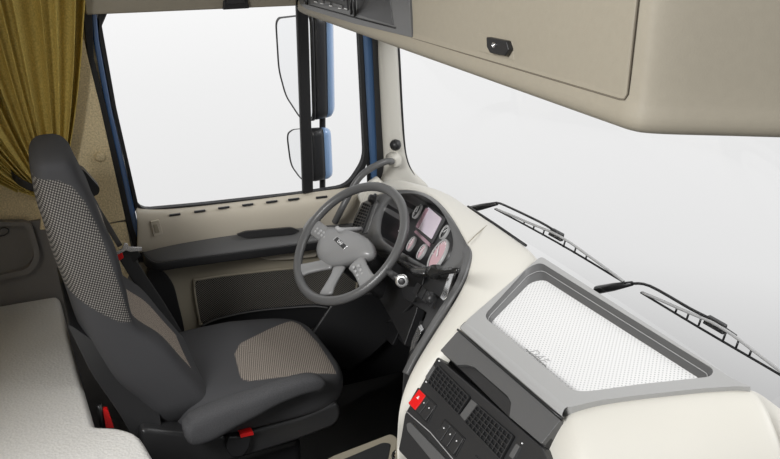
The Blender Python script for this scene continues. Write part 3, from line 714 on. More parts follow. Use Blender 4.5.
# --- cream left and centre pad: rows from windscreen edge to binnacle edge
def w3(t): return W(t[0], t[1], t[2], t[3])
pairs = [
    ((362, 196, 'x', -1.06), (358, 215, Y, 1.20)),
    ((372, 186, 'x', -1.06), (364, 203, Y, 1.22)),
    ((384, 180, 'x', -1.04), (374, 195, Y, 1.24)),
    ((402, 179, Z, 1.035), (390, 189, Y, 1.26)),
    ((420, 187, Z, 1.035), (408, 187.5, Y, 1.27)),
    ((442, 193, Z, 1.04), (426, 191, Y, 1.27)),
    ((456, 199, Z, 1.04), (440, 200, Z, 1.10)),
    ((470, 208.5, Z, 1.04), (453, 216, Z, 1.095)),
    ((494, 224, Z, 1.04), (462, 231, Z, 1.09)),
    ((518, 240, Z, 1.045), (469, 243, Z, 1.08)),
    ((541, 256, Z, 1.048), (473, 253, Z, 1.07)),
]
rows = []
for o_, i_ in pairs:
    A, B = w3(o_), w3(i_)
    rows.append([A + V((0, .03, -.05)), A + V((0, .004, -.004)), A.lerp(B, .3) + V((0, 0, .012)), A.lerp(B, .7) + V((0, 0, .012)), B, B + V((0, -.006, -.006)), B + V((0, .02, -.03))])
pairs2 = [
    ((541, 256, Z, 1.048), (473, 253, Y, 1.09)),
    ((520, 274, Z, 1.035), (470, 266, Z, 1.05)),
    ((497, 294, Z, 1.015), (465, 283, Z, 1.02)),
    ((475, 314, Z, .995), (456, 300, Z, .985)),
    ((458, 329, Z, .978), (447, 315, Z, .955)),
    ((441, 349, 'x', .2), (431, 340, Z, .90)),
    ((428, 367, 'x', .2), (419, 360, Z, .86)),
    ((415, 390, 'x', .2), (409, 379, Z, .82)),
    ((406, 407, 'x', .2), (402, 402, Z, .77)),
    ((405, 425, 'x', .2), (398, 425, Z, .72)),
    ((412, 444, 'x', .2), (396, 446, Y, .83)),
    ((430, 470, 'x', .2), (398, 470, Y, .80)),
]
for o_, i_ in pairs2[1:]:
    A, B = w3(o_), w3(i_); n = V((-.5, -.5, .7))
    rows.append([A + V((.02, .02, -.03)), A + V((.002, .003, -.003)), A.lerp(B, .3) + n * .010, A.lerp(B, .7) + n * .010, B, B + V((0, .004, -.006)), B + V((.02, .04, -.03))])
sheet('upper_pad', rows, CREAM, DB, solid=.005, soff=0)
tube('pad_joint', [W(468, 243, Z, 1.090), W(475, 236, Z, 1.093), W(482, 229.5, Z, 1.083), W(487, 225.5, Z, 1.068)], .0016, TAUPE, DB, segs=6, sm=3)
tube('windscreen_gasket', [W(u, v_, Z, 1.046) for u, v_ in [(468, 206.5), (494, 223.5), (526, 245.5)]], .0045, RUBBER, DB, segs=8)

# --- binnacle surround: outer bezel edge to hood opening, then hood wall to the cluster face
CP, CN = V((-.42, 1.20, 1.02)), V((-.28, -.80, .55)).normalized()
outer = [(358, 217, 1.20), (364, 204, 1.22), (374, 196, 1.24), (390, 190, 1.26), (408, 188.5, 1.27), (426, 192, 1.27), (440, 201, 1.265), (453, 217, 1.238), (462, 232, 1.207), (468, 244, 1.19), (471, 253, 1.176), (464, 267, 1.145), (450, 271, 1.13), (436, 275, 1.12), (418, 267, 1.13), (400, 255, 1.145), (384, 250, 1.15), (370, 250, 1.15), (354, 246, 1.15), (352, 232, 1.17)]
hole = [(379, 226, 1.17), (380, 218, 1.19), (383, 208, 1.215), (388, 200, 1.23), (403, 192, 1.245), (418, 193.5, 1.245), (430, 199.5, 1.235), (440, 208.5, 1.235), (447, 220, 1.215), (452, 234, 1.195), (454, 246, 1.175), (449, 258, 1.155), (443, 266, 1.14), (434, 270, 1.13), (420, 263, 1.135), (404, 253, 1.145), (392, 247, 1.15), (386, 242, 1.155), (381, 238, 1.16), (379, 232, 1.155)]
A = [W(u, v_, Y, y) for u, v_, y in outer]; B = [W(u, v_, Y, y) for u, v_, y in hole]
def onface(p): return p - CN * (p - CP).dot(CN)
Cc = [W(u, v_, Y, y) for u, v_, y in hole]
# deep end of hood: cluster face sits behind the opening
ctr = sum(Cc, V()) / len(Cc)
FP = ctr - CN * .050                            # face plane point
def face_px(u, v, off=0): return WP(u, v, FP, CN, off)
deep = [p - CN * ((p - FP).dot(CN)) for p in B]
cd = sum(deep, V()) / len(deep); deep = [cd + (p - cd) * 1.0 for p in deep]
v, f = P_grid([[p + V((0, .03, -.04)) for p in A], A, [a.lerp(b, .15) + CN * .004 for a, b in zip(A, B)], [a.lerp(b, .85) + CN * .003 for a, b in zip(A, B)], B, [b.lerp(d, .15) for b, d in zip(B, deep)], deep], True)
bz = build('binnacle_surround', v, f, GREY, DB, subsurf=1)
v2, f2 = P_grid([[b - CN * .006 for b in B], [b.lerp(d, .5) - CN * .002 for b, d in zip(B, deep)], deep], True)
build('hood_lining', [cd + (p - cd) * .985 for p in v2], f2, BLACK, bz)
CLG = mat('cluster_grey', (.028, .028, .03), .4)
ic_ = build('instrument_cluster', [p + CN * .001 for p in deep] + [p - CN * .02 for p in deep], [tuple(range(len(deep)))] + [tuple(range(2 * len(deep) - 1, len(deep) - 1, -1))] + [(i, (i + 1) % len(deep), (i + 1) % len(deep) + len(deep), i + len(deep)) for i in range(len(deep))], CLG, DB)
CX = V((0, 0, 1)).cross(CN).normalized()        # to the right along the face as the driver sees it
CX = CX if CX.x > 0 else -CX
CY = CN.cross(CX); CY = CY if CY.z > 0 else -CY
def gauge(u, v, r, face=PINK, hub_col=DIALW, arc=(200, -20), ang=60):
    c = face_px(u, v, .002)
    def P(a, rr, h=0): return c + (CX * math.cos(math.radians(a)) + CY * math.sin(math.radians(a))) * rr + CN * h
    g = loft('gauge', [[P(k * 12, r * s, h) for k in range(30)] for s, h in [(1.0, 0), (1.0, .008), (.93, .010), (.88, .006)]], LGREY, ic_, caps=False)
    prism('dial_face', [P(k * 12, r * .90, .004) for k in range(30)], -CN * .003, face, g, bevel=0)
    tk = []
    for k in range(11):
        a = arc[0] + (arc[1] - arc[0]) * k / 10
        q = [P(a - 1.8, r * .72, .006), P(a + 1.8, r * .72, .006), P(a + 1.8, r * .86, .006), P(a - 1.8, r * .86, .006)]
        tk.append(P_prism(q, -CN * .0015))
    build('dial_scale', *merge(tk), WHITE, g, smooth=False)
    prism('needle', [P(ang + 90, r * .06, .009), P(ang, r * .7, .009), P(ang - 90, r * .06, .009), P(ang + 180, r * .15, .009)], -CN * .002, WHITE, g, bevel=0)
    return g
gauge(418.5, 212, .030, face=BLACK, arc=(230, -50), ang=120)
gauge(412.5, 244.5, .029, ang=100)
gauge(423, 252.5, .029, ang=70)
gauge(439, 256, .058, ang=150)
gauge(400, 232, .062, ang=200)
gauge(446, 233, .026, face=BLACK, ang=60)
dsp = plate('display', [(431, 208.5), (444, 219.5), (433.5, 240.5), (419.5, 229)], FP, CN, LCD, ic_, up=.012, thick=.01, r=.006, bevel=.001)
plate('display_strip', [(429, 209.5), (431.5, 211), (421, 230.5), (418.5, 228.5)], FP, CN, LCDP, dsp, up=.0135, thick=.002)
plate('display_frame', [(429, 205), (448, 219.5), (434, 245), (415.5, 229)], FP, CN, BLACK, ic_, up=.008, thick=.007, r=.008)
plate('warning_strip', [(415.5, 233), (418, 231), (431.5, 243.5), (430.5, 247.5)], FP, CN, LCDP, ic_, up=.008, thick=.006, r=.004)
# --- left panel with vent and light knob
LPa, LPb, LPc = W(364, 204, Y, 1.22), W(352, 236, Y, 1.16), W(380, 226, Y, 1.172)
LP = (LPa + LPb + LPc) / 3; LN = (LPb - LPa).cross(LPc - LPa).normalized()
if LN.z < 0: LN = -LN
lp = plate('vent_panel', [(363, 203), (374, 198.5), (379, 203), (375, 214), (368, 234), (353, 235), (355, 220)], LP, LN, GREY, bz, up=.007, thick=.015, r=.01, bevel=.003)
def grille(quad_px, p0, n, up, nx, ny, parent, m=DGREY, t=.0035, deep=.02):
    n = V(n).normalized(); q = [WP(u, v, p0, n) + n * up for u, v in quad_px]
    g = prism('air_vent', rnd(q, .006), -n * .003, BLACK, parent, bevel=.0005)
    bars = []
    for i in range(nx + 1):
        a = i / nx; p1, p2 = quad_at(q, a, 0), quad_at(q, a, 1); d = (p2 - p1).normalized(); s = n.cross(d) * t / 2
        bars.append(P_prism([p1 - s + n * .007, p1 + s + n * .007, p2 + s + n * .007, p2 - s + n * .007], -n * .007))
    build('vane', *merge(bars), m, g, bevel=.0005)
    bars = []
    for j in range(ny + 1):
        b = j / ny; p1, p2 = quad_at(q, 0, b), quad_at(q, 1, b); d = (p2 - p1).normalized(); s = n.cross(d) * t / 2
        bars.append(P_prism([p1 - s + n * .0075, p1 + s + n * .0075, p2 + s + n * .0075, p2 - s + n * .0075], -n * .007))
    build('louvre', *merge(bars), m, g, bevel=.0005)
    return g
grille([(367, 203.5), (374.5, 206.5), (365, 233), (354, 230)], LP, LN, .008, 4, 9, lp, t=.004)
kc = WP(374, 199.5, LP, LN, .006); ax1 = LN.orthogonal().normalized(); ax2 = LN.cross(ax1)
loft('light_knob', [[kc + LN * h + (ax1 * math.cos(k) + ax2 * math.sin(k)) * r for k in [i * math.pi / 10 for i in range(20)]] for h, r in [(0, .024), (.004, .024), (.006, .017), (.020, .015), (.022, .012), (.022, .002)]], BLACK, lp)
# --- side switch panel right of the wheel
SPn = V((-.25, -.72, .65)).normalized(); SP = V((.05, 1.08, .99)) - SPn * .008
sp_ = plate('switch_panel', [(470, 246), (474, 256), (466, 286), (447, 314), (430, 340), (414, 366), (408, 362), (412, 340), (424, 310), (400, 296), (396, 262), (410, 262), (436, 274), (462, 262)], SP, SPn, BLACK, DB, up=-.012, thick=.02, r=.01, bevel=.003)
tube('panel_rim', [W(*p) for p in [(464, 246.5, Y, 1.19), (468, 255, Y, 1.168), (465, 269, Y, 1.132), (459.5, 283, Y, 1.098), (451, 298, Y, 1.06), (442.5, 311, Y, 1.02), (426, 338, Y, .96), (414, 358, Y, .915), (406, 374, Y, .885)]], 0, GREY, DB, sm=5, flat=(.032, .014), up=SPn, segs=16)
plate('switch_well', [(458, 262), (463, 268), (455, 286), (436, 318), (424, 336), (420, 330), (440, 292)], SP, SPn, BLACK, sp_, up=-.006, thick=.005, r=.01)
plate('park_brake_lever', [(457, 263), (460, 265), (449.5, 299), (446, 303), (443, 300)], SP, SPn, SILVER, sp_, up=.012, thick=.010, r=.006, bevel=.003)
for (u, v_) in [(418, 283), (423, 287), (428, 291), (433, 295)]:
    plate('rocker_switch', [(u, v_), (u + 4, v_ + 3.2), (u - 1, v_ + 13), (u - 5, v_ + 9.5)], SP, SPn, DGREY, sp_, up=.004, thick=.010, r=.003, bevel=.0015)
c = WP(433, 300, SP, SPn, .0); a1 = SPn.orthogonal().normalized(); a2 = SPn.cross(a1)
loft('rotary_knob', [[c + SPn * h + (a1 * math.cos(k) + a2 * math.sin(k)) * r for k in [i * math.pi / 10 for i in range(20)]] for h, r in [(-.01, .02), (.012, .019), (.020, .017), (.024, .012), (.024, .003)]], DGREY, sp_)
c = WP(449, 281, SP, SPn, .006)
v, f = P_sphere(c, .009); build('indicator_button', v, f, LGREY, sp_)
c = WP(456, 262, SP, SPn, .0)
loft('key_socket', [[c + SPn * h + (a1 * math.cos(k) + a2 * math.sin(k)) * r for k in [i * math.pi / 10 for i in range(20)]] for h, r in [(-.01, .026), (.004, .025), (.006, .018), (-.004, .016)]], BLACK, sp_)
prism('knee_panel', [W(*p) for p in [(378, 250, Y, 1.16), (400, 258, Y, 1.15), (424, 275, Y, 1.13), (416, 312, Y, 1.08), (404, 345, Y, 1.02), (398, 330, Y, 1.08), (380, 300, Y, 1.14), (360, 280, Y, 1.16)]], (0, .03, -.02), BLACK, DB, bevel=.004)
# under-dash linkage seen below the column
tube('cable', [W(*p) for p in [(388, 322, Y, 1.15), (400, 316, Y, 1.1), (412, 304, Y, 1.08), (417, 296, Y, 1.06)]], .004, DGREY, DB, sm=4, segs=8)
prism('metal_bracket', rnd([W(*p) for p in [(418, 326, Y, 1.0), (421, 332, Y, .99), (418, 340, Y, .98), (412, 352, Y, .98), (411, 360, Y, .97), (408, 360, Y, .97), (412, 340, Y, .99)]], .006), (-.01, .015, 0), SILVER, DB, bevel=.002)
# --- console body under vents panel
vp = plate('vents_panel', [(437, 356.5), (541.5, 447), (556, 480), (500, 560), (398, 450), (401, 436), (404.5, 414)], VP_, VN, DGREY, DB, up=0, thick=.03, r=.006, bevel=.004)
grille([(440, 366.5), (471.5, 398), (460.5, 414.5), (430.5, 383.5)], VP_, VN, .004, 9, 5, vp, t=.0028)
grille([(480, 406.5), (515.5, 437), (503, 460), (467.5, 423)], VP_, VN, .004, 9, 5, vp, t=.0028)
plate('vent_divider', [(473, 400), (479, 405), (466.5, 421.5), (461.5, 415.5)], VP_, VN, GREY, vp, up=.006, thick=.008, r=.002)
plate('thumb_wheel', [(435, 365.5), (437.3, 368), (429.5, 381), (427, 378)], VP_, VN, GREY, vp, up=.008, thick=.012, r=.003, bevel=.002)
plate('thumb_wheel', [(518.5, 444), (522, 447), (515, 460), (511, 456.5)], VP_, VN, GREY, vp, up=.008, thick=.012, r=.003, bevel=.002)
for (u, v_) in [(439.5, 361), (426.5, 382), (522.5, 443.5), (431, 371.5)]:
    plate('vent_mark', [(u - .9, v_), (u, v_ - 1), (u + .9, v_), (u, v_ + 1)], VP_, VN, WHITE, vp, up=.0095 if u == 431 else .002, thick=.002, bevel=0)
for q in ([(418.5, 387.5), (437.5, 405), (428, 424), (409, 404)], [(445, 418.5), (466, 438.5), (456, 458), (435.5, 436)]):
    plate('switch_surround', q, VP_, VN, BLACK, vp, up=.0025, thick=.004, r=.004, bevel=.001)
def rocker(q, m=DGREY, lab=None):
    n = VN; p = [WP(u, v_, VP_, n) for u, v_ in q]
    top = [p[0] + n * .004, p[1] + n * .004, p[2] + n * .010, p[3] + n * .010]; mid = [(p[0] + p[3]) / 2 + n * .006, (p[1] + p[2]) / 2 + n * .006]
    vs = [top[0], top[1], mid[1], mid[0], top[2], top[3]] + [x - n * .006 for x in (p[0], p[1], p[2], p[3])]
    o = build('switch', vs, [(0, 1, 2, 3), (3, 2, 4, 5), (0, 6, 7, 1), (4, 8, 9, 5), (0, 3, 5, 9, 6), (1, 7, 8, 4, 2)], m, vp, bevel=.0012, segs=2)
    if lab: o['label'] = lab
    return o, p
hz, hp = rocker([(420, 389.5), (426.5, 396), (417.5, 411), (410.8, 404)], REDP, 'red hazard light switch')
cth = quad_at(hp, .5, .36) + VN * .0075
ux = (hp[1] - hp[0]).normalized(); uy = (hp[0] - hp[3]).normalized()
prism('warning_triangle', [cth + ux * .0045 - uy * .004, cth - ux * .0045 - uy * .004, cth + uy * .005], -VN * .004, WHITE, hz, bevel=0)
for q in [[(427, 396.5), (430.5, 400), (421.8, 415), (418, 411.5)], [(431, 400.5), (436.5, 406), (428, 421.5), (422.3, 415.5)], [(446, 420.5), (451.5, 426), (443, 442), (437, 435.5)], [(452, 426.5), (457.5, 432), (449.5, 448), (443.6, 442.5)], [(458, 432.5), (464.5, 439), (456, 455.5), (450, 448.8)], [(476, 455), (482, 461), (474, 477), (468, 471)]]:
    o, pq = rocker(q)
    cc_ = quad_at(pq, .5, .35) + VN * .0065
    prism('switch_symbol', [cc_ + ux * .0028, cc_ + uy * .0022, cc_ - ux * .0028, cc_ - uy * .0022], -VN * .003, WHITE, o, bevel=0)
plate('lower_bar', [(410, 425), (414, 423.5), (452, 463), (500, 520), (494, 526), (444, 472), (411, 432)], VP_, VN, GREY, vp, up=.014, thick=.02, r=.006, bevel=.006)
tube('panel_bead', [WP(u, v_, VP_, VN, .001) for u, v_ in [(406, 411), (415, 419), (430, 432), (447, 452), (470, 480)]], .0014, LGREY, vp, segs=6)
# --- drawer panel
dwp = [(457.5, 331), (560.5, 420), (541.5, 444), (509, 416.5), (511, 403), (507.5, 396), (474, 367), (465.5, 364.5), (457, 365), (440, 350.5)]
dw = plate('drawer_front', dwp, DP, DN, GREY, DB, up=.0, thick=.03, r=.004, bevel=.004)
plate('drawer_backing', [(455, 331), (560, 420), (541, 445), (440, 351)], DP, DN, BLACK, DB, up=-.012, thick=.03, bevel=.001)
# finger pull recess floor
plate('finger_recess', [(457, 366), (466, 365), (474, 367.5), (507, 397), (510, 404), (508.5, 417)], DP, DN, DGREY, dw, up=-.010, thick=.006, bevel=.001)
# --- tray
fr_out = rnd([(541, 256), (735, 380), (752, 387), (738, 386), (700, 388.5), (640, 395), (600, 400), (566, 408), (465, 321.5)], [4, 4, 3, 8, 8, 8, 8, 8, 4], 4)
rim_px = [(483, 316), (527, 268), (540, 261.5), (714, 369), (711, 376.5), (640, 384), (590, 391), (573, 391)]
fl_px = [(487, 317), (529, 275), (543, 271.5), (702, 371), (698, 376), (640, 382.5), (592, 389), (574, 388.5)]
Fo = [WP(p.x, p.y, TP, TN) for p in fr_out]
Ri = rnd([WP(*p, TP, TN) for p in rim_px], [.03, .02, .03, .03, .02, .02, .02, .03], 5)
Rf = rnd([WP(*p, TP, TN) for p in fl_px], [.03, .02, .03, .03, .02, .02, .02, .03], 5)
# frame: polygon with hole through bridging via bmesh triangle fill
def ring_plate(name, outer, inner, n, th, m, parent, edge=.012):
    bm = bmesh.new()
    vo = [bm.verts.new(p) for p in outer]; vi = [bm.verts.new(p) for p in inner]
    eo = [bm.edges.new((vo[i], vo[(i + 1) % len(vo)])) for i in range(len(vo))]; ei = [bm.edges.new((vi[i], vi[(i + 1) % len(vi)])) for i in range(len(vi))]
    bmesh.ops.triangle_fill(bm, use_beauty=True, edges=eo + ei)
    bmesh.ops.recalc_face_normals(bm, faces=bm.faces)
    me = bpy.data.meshes.new(name); 
    if bm.faces[:] and sum((f_.normal for f_ in bm.faces), V()).dot(n) < 0: bmesh.ops.reverse_faces(bm, faces=bm.faces)
    ext = bmesh.ops.extrude_face_region(bm, geom=bm.faces[:])
    for g in ext['geom']:
        if isinstance(g, bmesh.types.BMVert): g.co -= n * th
    bmesh.ops.recalc_face_normals(bm, faces=bm.faces)
    bm.to_mesh(me); bm.free(); me.materials.append(m)
    o = bpy.data.objects.new(name, me); COL.objects.link(o); o.parent = parent; o.location = -wloc(parent)
    s = o.modifiers.new('bevel', 'BEVEL'); s.width = edge; s.segments = 4; s.limit_method = 'ANGLE'; s.angle_limit = math.radians(50)
    w = o.modifiers.new('wn', 'WEIGHTED_NORMAL')
    for p in me.polygons: p.use_smooth = True
    return o
tf = ring_plate('tray_frame', Fo, Ri, TN, .045, TRAYG, DB, .003)
v, f = P_grid([[p - TN * .002 for p in Ri], [a.lerp(b, .3) - TN * .012 for a, b in zip(Ri, Rf)], [p - TN * .024 for p in Rf], [p - TN * .027 + (sum(Rf, V()) / len(Rf) - p).normalized() * .006 for p in Rf]], True)
build('tray_wall', v, f, GREY, tf)
tm = prism('tray_mat', [p - TN * .025 for p in Rf], -TN * .004, PERF, tf, bevel=0)
tube('tray_wall_bead', [a.lerp(b, .45) - TN * .013 for a, b in zip(Ri, Rf)], .0012, LGREY, tf, closed=True, segs=6)
# embossed emblem on the tray mat
lo = WP(538, 356, TP, TN, -.0245); e1 = (WP(548, 364.5, TP, TN, -.0245) - lo).normalized(); e2 = TN.cross(e1)
text_mesh('emblem', 'DAF', .034, lo, e1, e2, LGREY, tm, depth=.0008, shear=.25, offset=-.0006)
pa, pb = WP(526, 349, TP, TN, -.024), WP(546, 366, TP, TN, -.024)
tube('emblem_underline', [pa, pb], .0009, LGREY, tm, segs=6)
# --- rolled near lip between tray and drawer (part of the frame)
lr = []
for (u, v_, uu, vv) in [(464, 320.5, 459, 328), (488, 341, 484, 349.5), (522, 370.5, 519, 379.5), (550, 394.5, 548, 404.5), (566, 408, 563, 417)]:
    a = WP(u, v_, TP, TN, -.0005); b = WP(uu, vv, DP, DN, .004)
    lr.append([a + V((0, .03, .0)), a, a.lerp(b, .4) + V((0, -.001, .002)), a.lerp(b, .8) + V((0, -.003, .001)), b, b + V((0, .012, -.014))])
sheet('tray_lip', lr, TRAYG, tf, solid=.003, subsurf=2, soff=0)
tube('lip_gap', [WP(u, v_, DP, DN, .002) for u, v_ in [(457.5, 329.5), (483, 352), (518, 381.5), (547, 406.5), (562, 419)]], .003, BLACK, tf, segs=6)
# --- passenger-side flank: big smooth cream volume
edge = [(.615, .78, .56), (.615, .84, .66), (.617, .90, .755), (.620, .975, .87)]
edge = [V(p) for p in edge] + [WP(u, v_, TP, TN, -.014) for u, v_ in [(562.5, 416), (575, 410), (600, 402.5), (640, 396), (700, 389.5), (738, 387), (750, 388)]] + [V((.80, 1.46, 1.0)), V((1.0, 1.43, .995))]
prof_f = [(-.02, -.03), (0, 0), (.05, .004), (.11, -.012), (.18, -.06), (.225, -.14), (.245, -.26), (.25, -.42), (.24, -.62)]
rows = []
for i, p in enumerate(edge):
    t = (edge[min(i + 1, len(edge) - 1)] - edge[max(i - 1, 0)]); t.z = 0; t.normalize(); o_ = V((t.y, -t.x, 0))
    o_ = (o_ + V((1.6, -.5, 0))).normalized()
    if i >= len(edge) - 2: o_ = V((.35, -.95, 0)).normalized()
    k = min(1, .35 + i * .16) if i < 4 else 1
    rows.append([p + o_ * pa_ * k + V((0, 0, pb_)) for pa_, pb_ in prof_f])
sheet('passenger_pad', rows, CREAM, DB, solid=.005, soff=0)
# dark core so nothing shows through the shell
prism('dash_core', [(.24, 1.40, .95), (.24, 1.05, .90), (.24, .92, .68), (.24, .86, .0), (.24, 1.45, .0)], (.36, 0, 0), BLACK, DB, bevel=.01)
prism('footwell_side', [W(*p) for p in [(402, 400, Y, .88), (404, 372, Y, .93), (416, 340, Y, 1.0), (420, 320, Y, 1.05), (412, 400, Y, 1.0), (410, 450, Y, .95), (398, 450, Y, .86)]], (.02, .02, 0), BLACK, DB, bevel=.003)

# ================================================================== WIPERS
def wiper(label, px_arm, px_bl, yb):
    T = thing('windscreen_wiper', label, 'wiper', W(*px_arm[0], Z, 1.03), group='windscreen wipers')
    A = [W(u, v_, 'y', yb) for u, v_ in px_arm]
    tube('wiper_arm', [A[0], A[0].lerp(A[1], .5), A[1]], [.013, .012, .007], BLACK, T, segs=10)
    tube('arm_rod', A[1:], .0042, BLACK, T, segs=8, sm=4)
    B = [W(u, v_, 'y', yb - .012) for u, v_ in px_bl]; a, b = B[0], B[-1]
    tube('rubber_blade', B, .0032, RUBBER, T, segs=8, sm=3)
    d = (b - a).normalized(); up_ = V((0, .25, .97)); L = (b - a).length
    # bowed metal carrier with claws
    car = [a + d * (L * s) + up_ * h for s, h in [(.01, .002), (.15, .010), (.28, .016), (.42, .024), (.5, .028), (.62, .026), (.75, .018), (.88, .010), (.99, .002)]]
    tube('blade_carrier', car, .0042, LGREY, T, segs=8, sm=3)
    for s in (.26, .34, .42, .58, .66, .74):
        p = a + d * (L * s); h = .028 - abs(s - .5) * .045
        tube('claw', [p + up_ * .002, p + up_ * h], .0028, BLACK, T, segs=6)
    c = a + d * (L * .5)
    prism('blade_joint', [c - d * .035 + up_ * .012, c + d * .035 + up_ * .012, c + d * .03 + up_ * .036, c - d * .03 + up_ * .036], (0, .014, 0), BLACK, T, bevel=.003)
    return T
wiper('black windscreen wiper nearer the steering wheel, behind the instrument binnacle', [(467, 210), (497, 203.5), (503, 204.5), (540, 222), (558, 233)], [(495, 209), (530, 227.5), (572, 251), (625, 283)], 1.53)
wiper('black windscreen wiper at the right edge, behind the white tray', [(597, 290), (632, 283.5), (650, 286), (690, 308.5), (712, 320), (736, 336)], [(641, 292.5), (700, 328), (760, 363), (796, 384)], 1.53)
box('cowl', (0, 1.50, .86), (2.2, .06, .10), BLACK, bevel=.01)
tag(bpy.data.objects['cowl'], 'black cowl strip below the windscreen glass', 'cowl')

# ================================================================== MIRRORS (outside the door)
def mirror(label, glass_px, side_px, blue_px, yg, depth, name, cat):
    T = thing(name, label, cat, W(*glass_px[0], 'y', yg), group='exterior mirrors')
    g = rnd([W(u, v_, 'y', yg) for u, v_ in glass_px], .045, 5); c = sum(g, V()) / len(g)
    rows = []
    for s, dy in [(.955, .006), (1.0, 0), (1.0, .015), (.96, .02), (.6, .02), (.1, .02)]:
        rows.append([V((c.x + (p.x - c.x) * s, p.y + dy, c.z + (p.z - c.z) * s)) for p in g])
    sh = loft('mirror_housing', rows, BLACK, T, caps=False)
    prism('mirror_glass', [V((c.x + (p.x - c.x) * .93, yg + .004, c.z + (p.z - c.z) * .965)) for p in g], (0, .006, 0), MIRG, T, bevel=0)
    sc = lambda k, y: [V((c.x + (p.x - c.x) * k, y, c.z + (p.z - c.z) * k)) for p in g]
    loft('inner_housing', [sc(.97, yg + .018), sc(.985, yg + .03), sc(.975, yg + .06), sc(.96, yg + .075)], DGREY, T)
    loft('blue_cover', [sc(.96, yg + .074), sc(.97, yg + .078), sc(.96, yg + .095), sc(.90, yg + .112), sc(.75, yg + .12)], BLUE, T)
    return T
mirror('tall black and blue exterior mirror, the upper of the two', [(275, 22), (278, 17), (310, 13.5), (313, 122), (300, 119), (285, 96), (278, 70)], [(296, 17), (310, 15), (314, 100), (312, 122), (300, 120)], [(308, 17), (322, 19), (326, 75), (325, 108), (321, 122), (310, 122)], 1.16, .10, 'exterior_mirror', 'mirror')
mirror('small wide angle exterior mirror, the lower of the two', [(286, 134), (292, 129), (308, 128), (311, 184), (300, 179), (290, 165)], [(296, 131), (310, 130), (314, 150), (313, 178), (308, 185), (298, 180)], [(308, 133), (320, 136), (327, 152), (326, 175), (320, 187), (308, 187)], 1.16, .09, 'exterior_mirror', 'mirror')
T = thing('mirror_arm', 'black arm carrying the two exterior mirrors outside the door', 'mirror arm', W(322, 190, 'y', 1.22))
tube('arm_tube', [W(321, -10, 'y', 1.245), W(322, 60, 'y', 1.245), W(322.5, 126, 'y', 1.245), W(322.5, 194, 'y', 1.245), W(322, 205, 'y', 1.245)], .014, BLACK, T)

# ================================================================== FLOOR ITEMS
T = thing('foot_rest', 'black sloping foot rest on the footwell floor beside the door', 'foot rest', (-1.0, 1.3, .02))
prism('rest_plate', [W(*p, 'z', h) for p, h in [((345, 348), .16), ((352, 345), .18), ((392, 333), .20), ((389, 338), .18), ((366, 366), .03), ((352, 367), .02)]], (0, 0, -.03), DGREY, T, bevel=.006)
tube('rest_edge', [W(391, 334, 'z', .20), W(378, 352, 'z', .11), W(365, 367, 'z', .03)], .006, GREY, T, segs=8)
for k, (u, lab) in enumerate([(406, 'right-hand black pedal under the instrument panel'), (393, 'left-hand black pedal under the instrument panel')]):
    T = thing('pedal', lab, 'pedal', W(u, 330, Y, 1.25), group='pedals')
    c = W(u, 330, Y, 1.25)
    prism('pedal_pad', rnd([c + V(q) for q in [(-.035, -.02, -.05), (.035, -.02, -.05), (.035, .03, .05), (-.035, .03, .05)]], .01), (0, .02, -.01), RUBBER, T, bevel=.004)
    tube('pedal_lever', [c + V((0, .02, 0)), c + V((0, .12, .10)), c + V((0, .2, .3))], .012, DGREY, T, segs=10, sm=3)
T = thing('tunnel_cover', 'grey padded lid with a beige rim at the bottom edge beside the dashboard', 'floor lid', (-.2, .9, .0))
tz = .30
ob = rnd([W(*p, Z, tz) for p in [(310, 470), (330, 456), (380, 437), (391, 432.5), (399, 438), (396, 450), (398, 480), (370, 500), (300, 500)]], .03)
prism('beige_rim', ob, (0, 0, -.05), TAUPE, T, bevel=.008)
prism('pad', rnd([W(*p, Z, tz + .004) for p in [(336, 462), (383, 442), (391, 443), (388, 459), (380, 490), (320, 490)]], .02), (0, 0, -.01), DGREY, T, bevel=.003)
prism('tunnel_body', [p + V((0, 0, -.045)) for p in ob], (0, 0, -.255), BLACK, T, bevel=0)
T = thing('gear_knob', 'small round chrome knob at the bottom beside the beige console foot', 'knob', W(398, 456, Z, .33))
c = W(398, 456, Z, .34)
tube('knob_stem', [c + V((0, 0, -.06)), c], .009, BLACK, T)
v, f = P_sphere(c, .022); build('knob_ball', v, f, CHROME, T)
prism('foot_moulding', rnd([W(*p, Y, .90) for p in [(396, 440), (420, 452), (440, 475), (440, 520), (392, 520)]], .01), (.03, .1, 0), TAUPE, DB, bevel=.012)

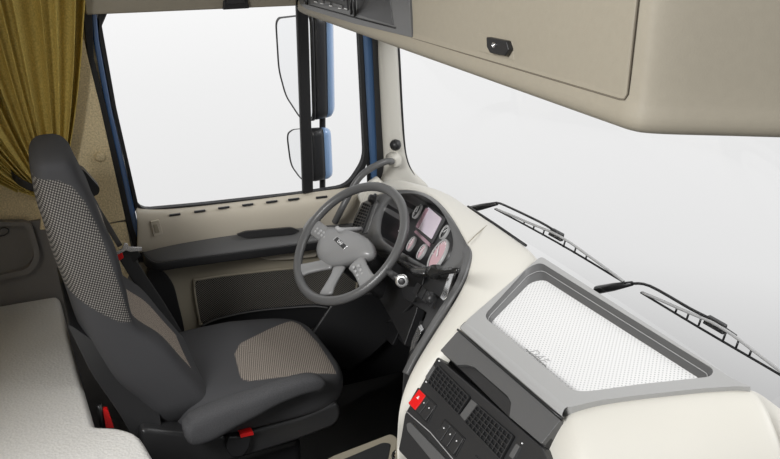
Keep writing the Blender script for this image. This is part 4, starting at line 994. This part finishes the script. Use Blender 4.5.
# ================================================================== LIGHT
w = bpy.data.worlds.new('studio'); scene.world = w; w.use_nodes = True
nt = w.node_tree; bg = nt.nodes['Background']
tc = nt.nodes.new('ShaderNodeTexCoord'); sx = nt.nodes.new('ShaderNodeSeparateXYZ'); rp = nt.nodes.new('ShaderNodeValToRGB'); mr = nt.nodes.new('ShaderNodeMapRange')
mr.inputs['From Min'].default_value = -1; mr.inputs['From Max'].default_value = 1
nt.links.new(tc.outputs['Generated'], sx.inputs[0]); nt.links.new(sx.outputs['Z'], mr.inputs['Value']); nt.links.new(mr.outputs[0], rp.inputs[0])
els = [(0, .25), (.25, .55), (.31, .79), (.40, .89), (.46, .985), (.55, 1.0), (1.0, 1.0)]
cr_ = rp.color_ramp
while len(cr_.elements) < len(els): cr_.elements.new(.5)
for e, (p, c) in zip(cr_.elements, els): e.position = p; e.color = (c, c, c, 1)
# world dimmed behind the camera, added to give the interior light a direction
dt = nt.nodes.new('ShaderNodeVectorMath'); dt.operation = 'DOT_PRODUCT'; dt.inputs[1].default_value = (-.80, .60, .10)
nt.links.new(tc.outputs['Generated'], dt.inputs[0])
m2 = nt.nodes.new('ShaderNodeMapRange'); m2.interpolation_type = 'SMOOTHSTEP'
for k_, v_ in (('From Min', -.35), ('From Max', .45), ('To Min', .28), ('To Max', 1.0)): m2.inputs[k_].default_value = v_
nt.links.new(dt.outputs['Value'], m2.inputs['Value'])
sc_ = nt.nodes.new('ShaderNodeVectorMath'); sc_.operation = 'SCALE'
nt.links.new(rp.outputs[0], sc_.inputs[0]); nt.links.new(m2.outputs[0], sc_.inputs['Scale'])
nt.links.new(sc_.outputs[0], bg.inputs[0]); bg.inputs[1].default_value = 1.0
def area(name, loc, target, size, power, col=(1, 1, 1)):
    l = bpy.data.lights.new(name, 'AREA'); l.shape = 'RECTANGLE'; l.size, l.size_y = size; l.energy = power; l.color = col
    o = bpy.data.objects.new(name, l); COL.objects.link(o); o.location = loc
    o.rotation_euler = (V(target) - V(loc)).to_track_quat('-Z', 'Y').to_euler()
    return o
area('added_softbox', (1.6, 3.6, 3.6), (.1, 1.0, .9), (2.4, 1.6), 70)  # unseen lamp, added to brighten the dash from the windscreen side
area('added_softbox', (1.5, -1.7, 2.9), (-.7, .4, .9), (1.3, 1.0), 135)  # unseen fill lamp, added to brighten the driver's side of the cab

vs = scene.view_settings
vs.view_transform = 'Standard'; vs.look = 'None'; vs.gamma = 1; vs.use_curve_mapping = False; vs.exposure = 0.0
